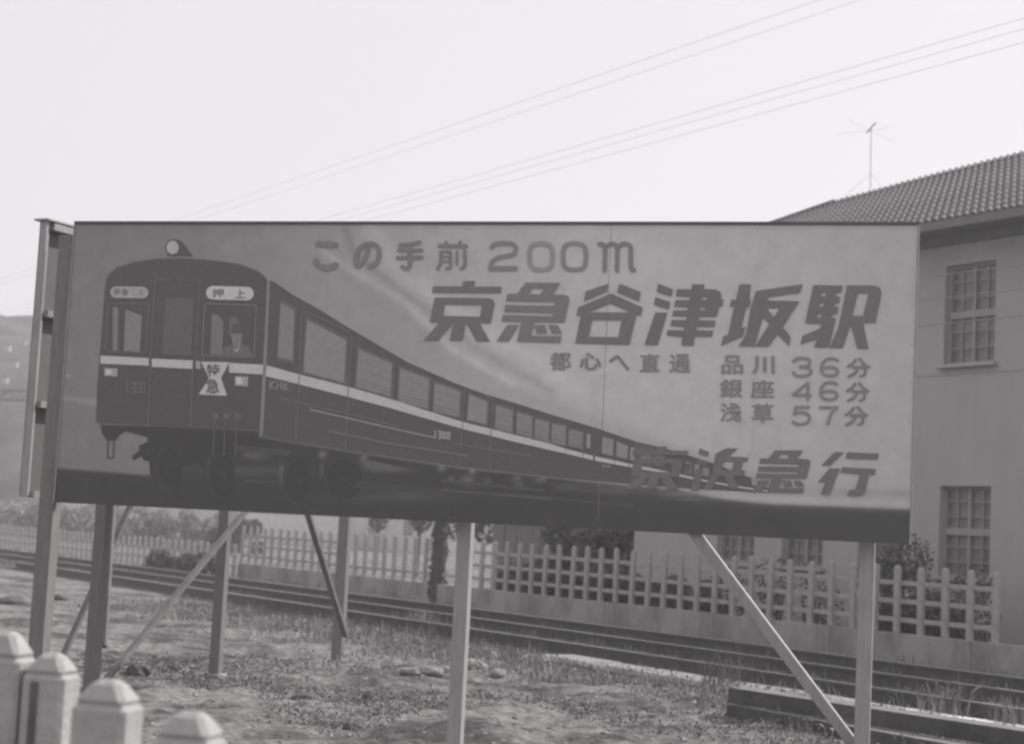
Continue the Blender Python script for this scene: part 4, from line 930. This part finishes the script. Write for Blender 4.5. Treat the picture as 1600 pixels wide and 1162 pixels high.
rock(215, 1060, 42, 20, 'dark clod near the foot of the slanting brace', 'rubble', 'clod', 'clod'); rock(160, 1030, 44, 16, 'dark clod behind the second post', 'rubble', 'clod', 'clod'); rock(272, 1052, 14, 13, 'small upright dark clod between the posts', 'rubble', 'clod', 'clod')
rock(545, 1138, 18, 14, 'small dark stone at the bottom centre-left', 'rubble', 'clod', 'clod'); rock(575, 1088, 22, 14, 'dark stone in front of the dry mound', 'rubble', 'clod', 'clod'); rock(480, 1088, 60, 14, 'low dark mound of soil left of centre', 'rubble', 'clod', 'clod'); rock(1078, 1098, 30, 10, 'dark lump near the left end of the timbers', 'rubble', 'clod', 'clod')
# pebbles and clods too small to count
n = 4200; px_ = rng.uniform(-6.5, 5, n); py_ = rng.uniform(8.8, 19.5, n); ok = px_*ND.x+py_*ND.y < 10.6; px_, py_ = px_[ok], py_[ok]; n = len(px_); pz_ = ground_h(px_, py_)
r0 = np.minimum(rng.gamma(1.3, .010, n)+.006, .04); oct_ = np.array([(1, 0, 0), (-1, 0, 0), (0, 1, 0), (0, -1, 0), (0, 0, .7), (0, 0, -.5)]); jit = rng.uniform(.6, 1.3, (n, 6, 3)); jit[:, 4, 2] *= .75
V = (np.stack([px_, py_, pz_], 1)[:, None, :]+oct_[None]*jit*r0[:, None, None]).reshape(-1, 3); tf = np.array([(0, 2, 4), (2, 1, 4), (1, 3, 4), (3, 0, 4), (2, 0, 5), (1, 2, 5), (3, 1, 5), (0, 3, 5)])
Fq = (np.arange(n)[:, None, None]*6+tf[None]).reshape(-1, 3); mi = np.repeat(rng.integers(0, 2, n), 8)
o = link('pebbles', fast_mesh('pebbles', V, Fq, [mat('pebble', .2, v2=.3, scale=9), mat('soil_crumb', .08, v2=.15, scale=9)], mi=mi)); tag(o, 'loose pebbles and crumbs of soil over the waste ground', kind='stuff')

n = 9000; s_ = rng.uniform(-30, 10, n); dq = rng.uniform(11.9, 15.6, n); st_ = -np.array(TD)[None]*s_[:, None]+np.array(ND)[None]*dq[:, None]
zq = np.interp(dq, [p[0] for p in prof], [p[1] for p in prof])+.012; st_[:, 2] = zq; r0 = rng.uniform(.018, .045, n); jit = rng.uniform(.6, 1.3, (n, 6, 3))
V = (st_[:, None, :]+oct_[None]*jit*r0[:, None, None]).reshape(-1, 3); Fq = (np.arange(n)[:, None, None]*6+tf[None]).reshape(-1, 3)
o = link('ballast_stones', fast_mesh('ballast_stones', V, Fq, [mat('ballast_dark', .05, v2=.10, scale=9), mat('ballast_light', .10, v2=.2, scale=9)], mi=np.repeat((rng.random(n) < .35).astype(int), 8))); tag(o, 'dark crushed ballast stones around the rails', kind='stuff')

# ------------------------------------------------------------------ beyond the fence
def bush(px0, px1, ytop, d, m, lab, zb=0, n=2500, size=.05, cat='bush', nm='bush', wid=.8, group=None, stems=True):
    a, c = on_d(px0, 850, d), on_d(px1, 850, d); zt_ = on_d((px0+px1)/2, ytop, d).z; root = empty(nm, Vector(((a.x+c.x)/2, (a.y+c.y)/2, 0)))
    L0 = (c-a).length; k = max(3, int(L0/.5)); cs = []; rs = []
    for i in range(k):
        f = (i+.5)/k; base = Vector((a.x*(1-f)+c.x*f, a.y*(1-f)+c.y*f, 0))
        hh = zt_*random.uniform(.72, 1.02)
        for z in np.arange(.2, hh, .42): cs.append(base+ND*random.uniform(-wid/2, wid/2)+TD*random.uniform(-.2, .2)+Vector((0, 0, min(z, hh-.25)))); rs.append(random.uniform(.24, .42))
    leaves(cs, rs, n, size, m, 'foliage', root)
    for i in range(0, k):
        st = MB(); f = (i+.5)/k; b0 = Vector((a.x*(1-f)+c.x*f, a.y*(1-f)+c.y*f, 0)); st.tube([b0, b0+Vector((random.uniform(-.1, .1), random.uniform(-.1, .1), zt_*.6))], [.03, .012], 5)
        o = st.build('stem', MT['bark'], root); o.location = -Vector(root.location)
    tag(root, lab, cat, group); return root
bush(228, 285, 858, 16.3, MT['leaf'], 'dark shrub in front of the low fence, left one of two', n=2200); bush(290, 345, 868, 16.2, MT['leaf'], 'dark shrub in front of the low fence, beside the third post', n=2000)
for k, (x0, x1, yt, lab) in enumerate(((-30, 60, 782, 'pale scrub beyond the low fence at the far left'), (64, 135, 785, 'pale scrub beyond the low fence between the first two posts'), (170, 250, 790, 'pale scrub beyond the low fence right of the second post'), (255, 330, 795, 'pale scrub beyond the low fence left of the third post'), (350, 378, 805, 'dark scrub just right of the third post'))):
    bush(x0, x1, yt, 26+k*.6, MT['leafl'] if k < 4 else MT['leaf'], lab, n=14000, size=.07, wid=2.2)
bush(870, 985, 800, 20.6, MT['leafm'], 'dark dense bush behind the fence right of the plank shed', n=24000, size=.06, nm='bush'); bush(985, 1112, 806, 20.4, MT['leafm'], 'dark dense bush behind the fence left of the building windows', n=24000, size=.06)
bush(1376, 1420, 845, 18.6, MT['leafm'], 'leafy bush between fence and building near the sign corner', n=3800, size=.04, wid=.5); bush(1486, 1520, 885, 18.6, MT['leafm'], 'low leafy bush under the lower right window', n=1500, size=.035, wid=.4)
bush(1206, 1224, 868, 18.8, MT['leafm'], 'potted shrub beside the curtained window', n=900, size=.035, wid=.3); bush(1440, 1475, 900, 18.4, MT['leafl'], 'sparse pale bush behind the fence under the wall', n=900, size=.035, wid=.4)
bush(1262, 1282, 876, 18.8, MT['leafm'], 'small plant at the right side of the curtained window', n=700, size=.03, wid=.3)
bush(775, 1150, 882, 17.75, MT['leafm'], 'low dark undergrowth just behind the tall fence, from the shed to the first windows', n=30000, size=.03, wid=.5)
bush(1378, 1535, 925, 17.75, MT['leafm'], 'low dark undergrowth behind the right end of the tall fence', n=12000, size=.03, wid=.4)
# vine-covered pole in the fence line
p = on_d(684, 900, FD); vp = empty('wooden_pole', Vector((p.x, p.y, 0))); tag(vp, 'dark wooden pole wrapped in climbing leaves in the fence line', 'pole')
mb = MB(); mb.tube([(0, 0, -.1), (.02, 0, 2), (0, .02, 5.2)], [.15, .14, .12], 10); mb.build('trunk', MT['bark'], vp)
leaves([p*1.0 + Vector((0, 0, z-p.z+0)) for z in np.arange(.2, 3., .22)], [.2]*13, 1900, .04, MT['leafm'], 'climbing_leaves', vp)
# plank shed
SD = 21.4; s_a, s_b = s_of(on_d(770, 850, SD)), s_of(on_d(905, 850, SD)); shed = empty('wooden_shed', trk((s_a+s_b)/2, SD)); tag(shed, 'dark shed of upright boards standing behind the fence below the sign', 'shed')
n = max(8, int((s_b-s_a)/.24))
for i in range(n):
    w = (s_b-s_a)/n; mb = MB(); mb.box(Vector((0, 0, 1.3)), (w/2-.006, .012, 1.3), ZAX); o = mb.build('board', MT['shed']); o.location = trk(s_a+(i+.5)*w, SD+random.uniform(-.012, .012), 0); wchild(o, shed)
mb = MB(); mb.box(trk((s_a+s_b)/2, SD+1.3, 1.3), ((s_b-s_a)/2-.02, 1.2, 1.28), ZAX); o = mb.build('body', MT['shed']); wchild(o, shed)
mb = MB(); mb.box(trk((s_a+s_b)/2, SD+1.2, 2.68), ((s_b-s_a)/2+.2, 1.6, .04), ZAX); o = mb.build('roof', MT['tile']); wchild(o, shed)
# small trees behind the fence, mid left
for (x, d, zc, r, lab) in ((588, 27, 2.1, .75, 'small tree with a low dark crown, left one beyond the fence'), (652, 25, 2.0, .7, 'small tree with hanging dark leaves left of the vine-covered pole'), (735, 22.5, 1.9, .55, 'young tree with glinting leaves right of the centre post')):
    p = on_d(x, 850, d); t_ = empty('tree', Vector((p.x, p.y, 0))); tag(t_, lab, 'tree')
    mb = MB(); mb.tube([(0, 0, -.1), (.05, 0, 1.0), (-.04, .05, 2.6)], [.08, .06, .03], 7)
    for q in range(4): a_ = q*1.6; mb.tube([(.02, 0, 1.2+q*.2), (.5*math.cos(a_), .5*math.sin(a_), 1.8+q*.25)], [.03, .01], 5)
    mb.build('trunk', MT['bark'], t_)
    cs = [Vector((p.x+random.gauss(0, r*.6), p.y+random.gauss(0, r*.6), zc+random.gauss(.3, .45))) for _ in range(14)]
    leaves(cs, [random.uniform(.2, .38) for _ in cs], 2600, .06, MT['leaf'], 'crown', t_)
# pale low wall and house beyond
def simple_house(name, s0, s1, d, dd, h, rh, lab, m='wallpale', cat='house', wins_=0):
    r_ = empty(name, trk((s0+s1)/2, d)); tag(r_, lab, cat)
    mb = MB(); mb.box(trk((s0+s1)/2, d+dd/2, h/2), ((s1-s0)/2, dd/2, h/2), ZAX); wchild(mb.build('wall', MT[m]), r_)
    if rh:
        e = .4; mb = MB(); v = [trk(s0-e, d-e, h), trk(s1+e, d-e, h), trk(s1+e, d+dd+e, h), trk(s0-e, d+dd+e, h), trk(s0+dd*.3, d+dd/2, h+rh), trk(s1-dd*.3, d+dd/2, h+rh)]
        mb.add(v, [(0, 1, 5, 4), (1, 2, 5), (2, 3, 4, 5), (3, 0, 4), (0, 3, 2, 1)]); wchild(mb.build('roof', MT['tile']), r_)
    for k in range(wins_):
        sx = s0+(s1-s0)*(k+.5)/wins_; mb = MB(); mb.box(trk(sx, d-.01, h*.55), (.5, .03, .5), ZAX); wchild(mb.build('window', MT['glass']), r_)
    return r_
wa = s_of(on_d(372, 812, 44)), s_of(on_d(548, 812, 44))
simple_house('low_wall', wa[0], wa[1], 44, .3, on_d(450, 804, 44).z, 0, 'long pale low wall far beyond the fence under the sign', cat='wall')
wb = s_of(on_d(556, 820, 46)), s_of(on_d(668, 820, 46)); simple_house('house', wb[0], wb[1], 46, 6, 2.6, 1.2, 'small pale house glimpsed through the fence pickets left of centre', wins_=2)
wc = s_of(on_d(60, 790, 36)), s_of(on_d(340, 790, 36)); simple_house('low_wall', wc[0], wc[1], 36, .4, on_d(200, 789, 36).z+.05, 0, 'thin pale far wall just under the lower edge of the sign at left', cat='wall')
# hills far left and behind
nxh, nyh = 90, 14; hx = np.linspace(-420, 380, nxh); V = []
for j in range(nyh):
    f = j/(nyh-1)
    for i, x in enumerate(hx):
        top_ = 44*np.interp(x, [-420, -130, -95, -40, 60, 380], [.9, 1.0, 1.0, .72, .35, .2])*(.93+.16*float(fbm(np.array([x/45+9]), np.array([2.]), 4, 4)[0]))
        V.append((x*.42, 118+f*62, -2 + .50*top_*math.sin(f*math.pi/2)**.8*(1.+.10*float(vnoise(np.array([x/9+50]), np.array([f*12]), 3)[0]))))
ii = (np.arange(nyh-1)[:, None]*nxh+np.arange(nxh-1)[None]).ravel()
# crest at y=400 gives the skyline
o = link('hills', fast_mesh('hills', np.array(V), np.c_[ii, ii+1, ii+nxh+1, ii+nxh], MT['hill'], smooth=True)); tag(o, 'hazy wooded hillside far beyond at the left', kind='structure')
for k, (x, y, w, lab) in enumerate(((12, 540, 9, 'tiny pale house high on the far hillside'), (38, 533, 6, 'tiny house on the far hillside beside the rear sign'), (24, 566, 8, 'tiny grey house lower on the far hillside'), (8, 590, 9, 'tiny house at the foot of the far hillside'))):
    dep_ = 138-k*5; p = at_depth(x, y, dep_); wd = w/F*dep_; r_ = empty('house', Vector((p.x, p.y, p.z-wd*.5))); tag(r_, lab, 'house')
    mb = MB(); mb.box(Vector((0, 0, wd*.0)), (wd*.5, wd*.5, wd*.5)); mb.build('wall', MT['wall'], r_)
    mb = MB(); e = wd*.6; mb.add([(-e, -e, wd*.5), (e, -e, wd*.5), (e, e, wd*.5), (-e, e, wd*.5), (-e*.5, 0, wd*.9), (e*.5, 0, wd*.9)], [(0, 1, 5, 4), (1, 2, 5), (2, 3, 4, 5), (3, 0, 4)]); mb.build('roof', MT['tile'], r_)

# ------------------------------------------------------------------ haze
hz = MB(); hz.box((0, 1000, 17.5), (1520, 1320, 20))
hm = bpy.data.materials.new('haze'); hm.use_nodes = True; hm.node_tree.nodes.clear(); N = hm.node_tree.nodes
pv = N.new('ShaderNodeVolumePrincipled'); pv.inputs['Density'].default_value = .0021; pv.inputs['Color'].default_value = (.96, .95, .96, 1); pv.inputs['Anisotropy'].default_value = .3
oo = N.new('ShaderNodeOutputMaterial'); hm.node_tree.links.new(pv.outputs[0], oo.inputs['Volume'])
o = hz.build('haze', hm); tag(o, 'pale haze in the air', kind='stuff')
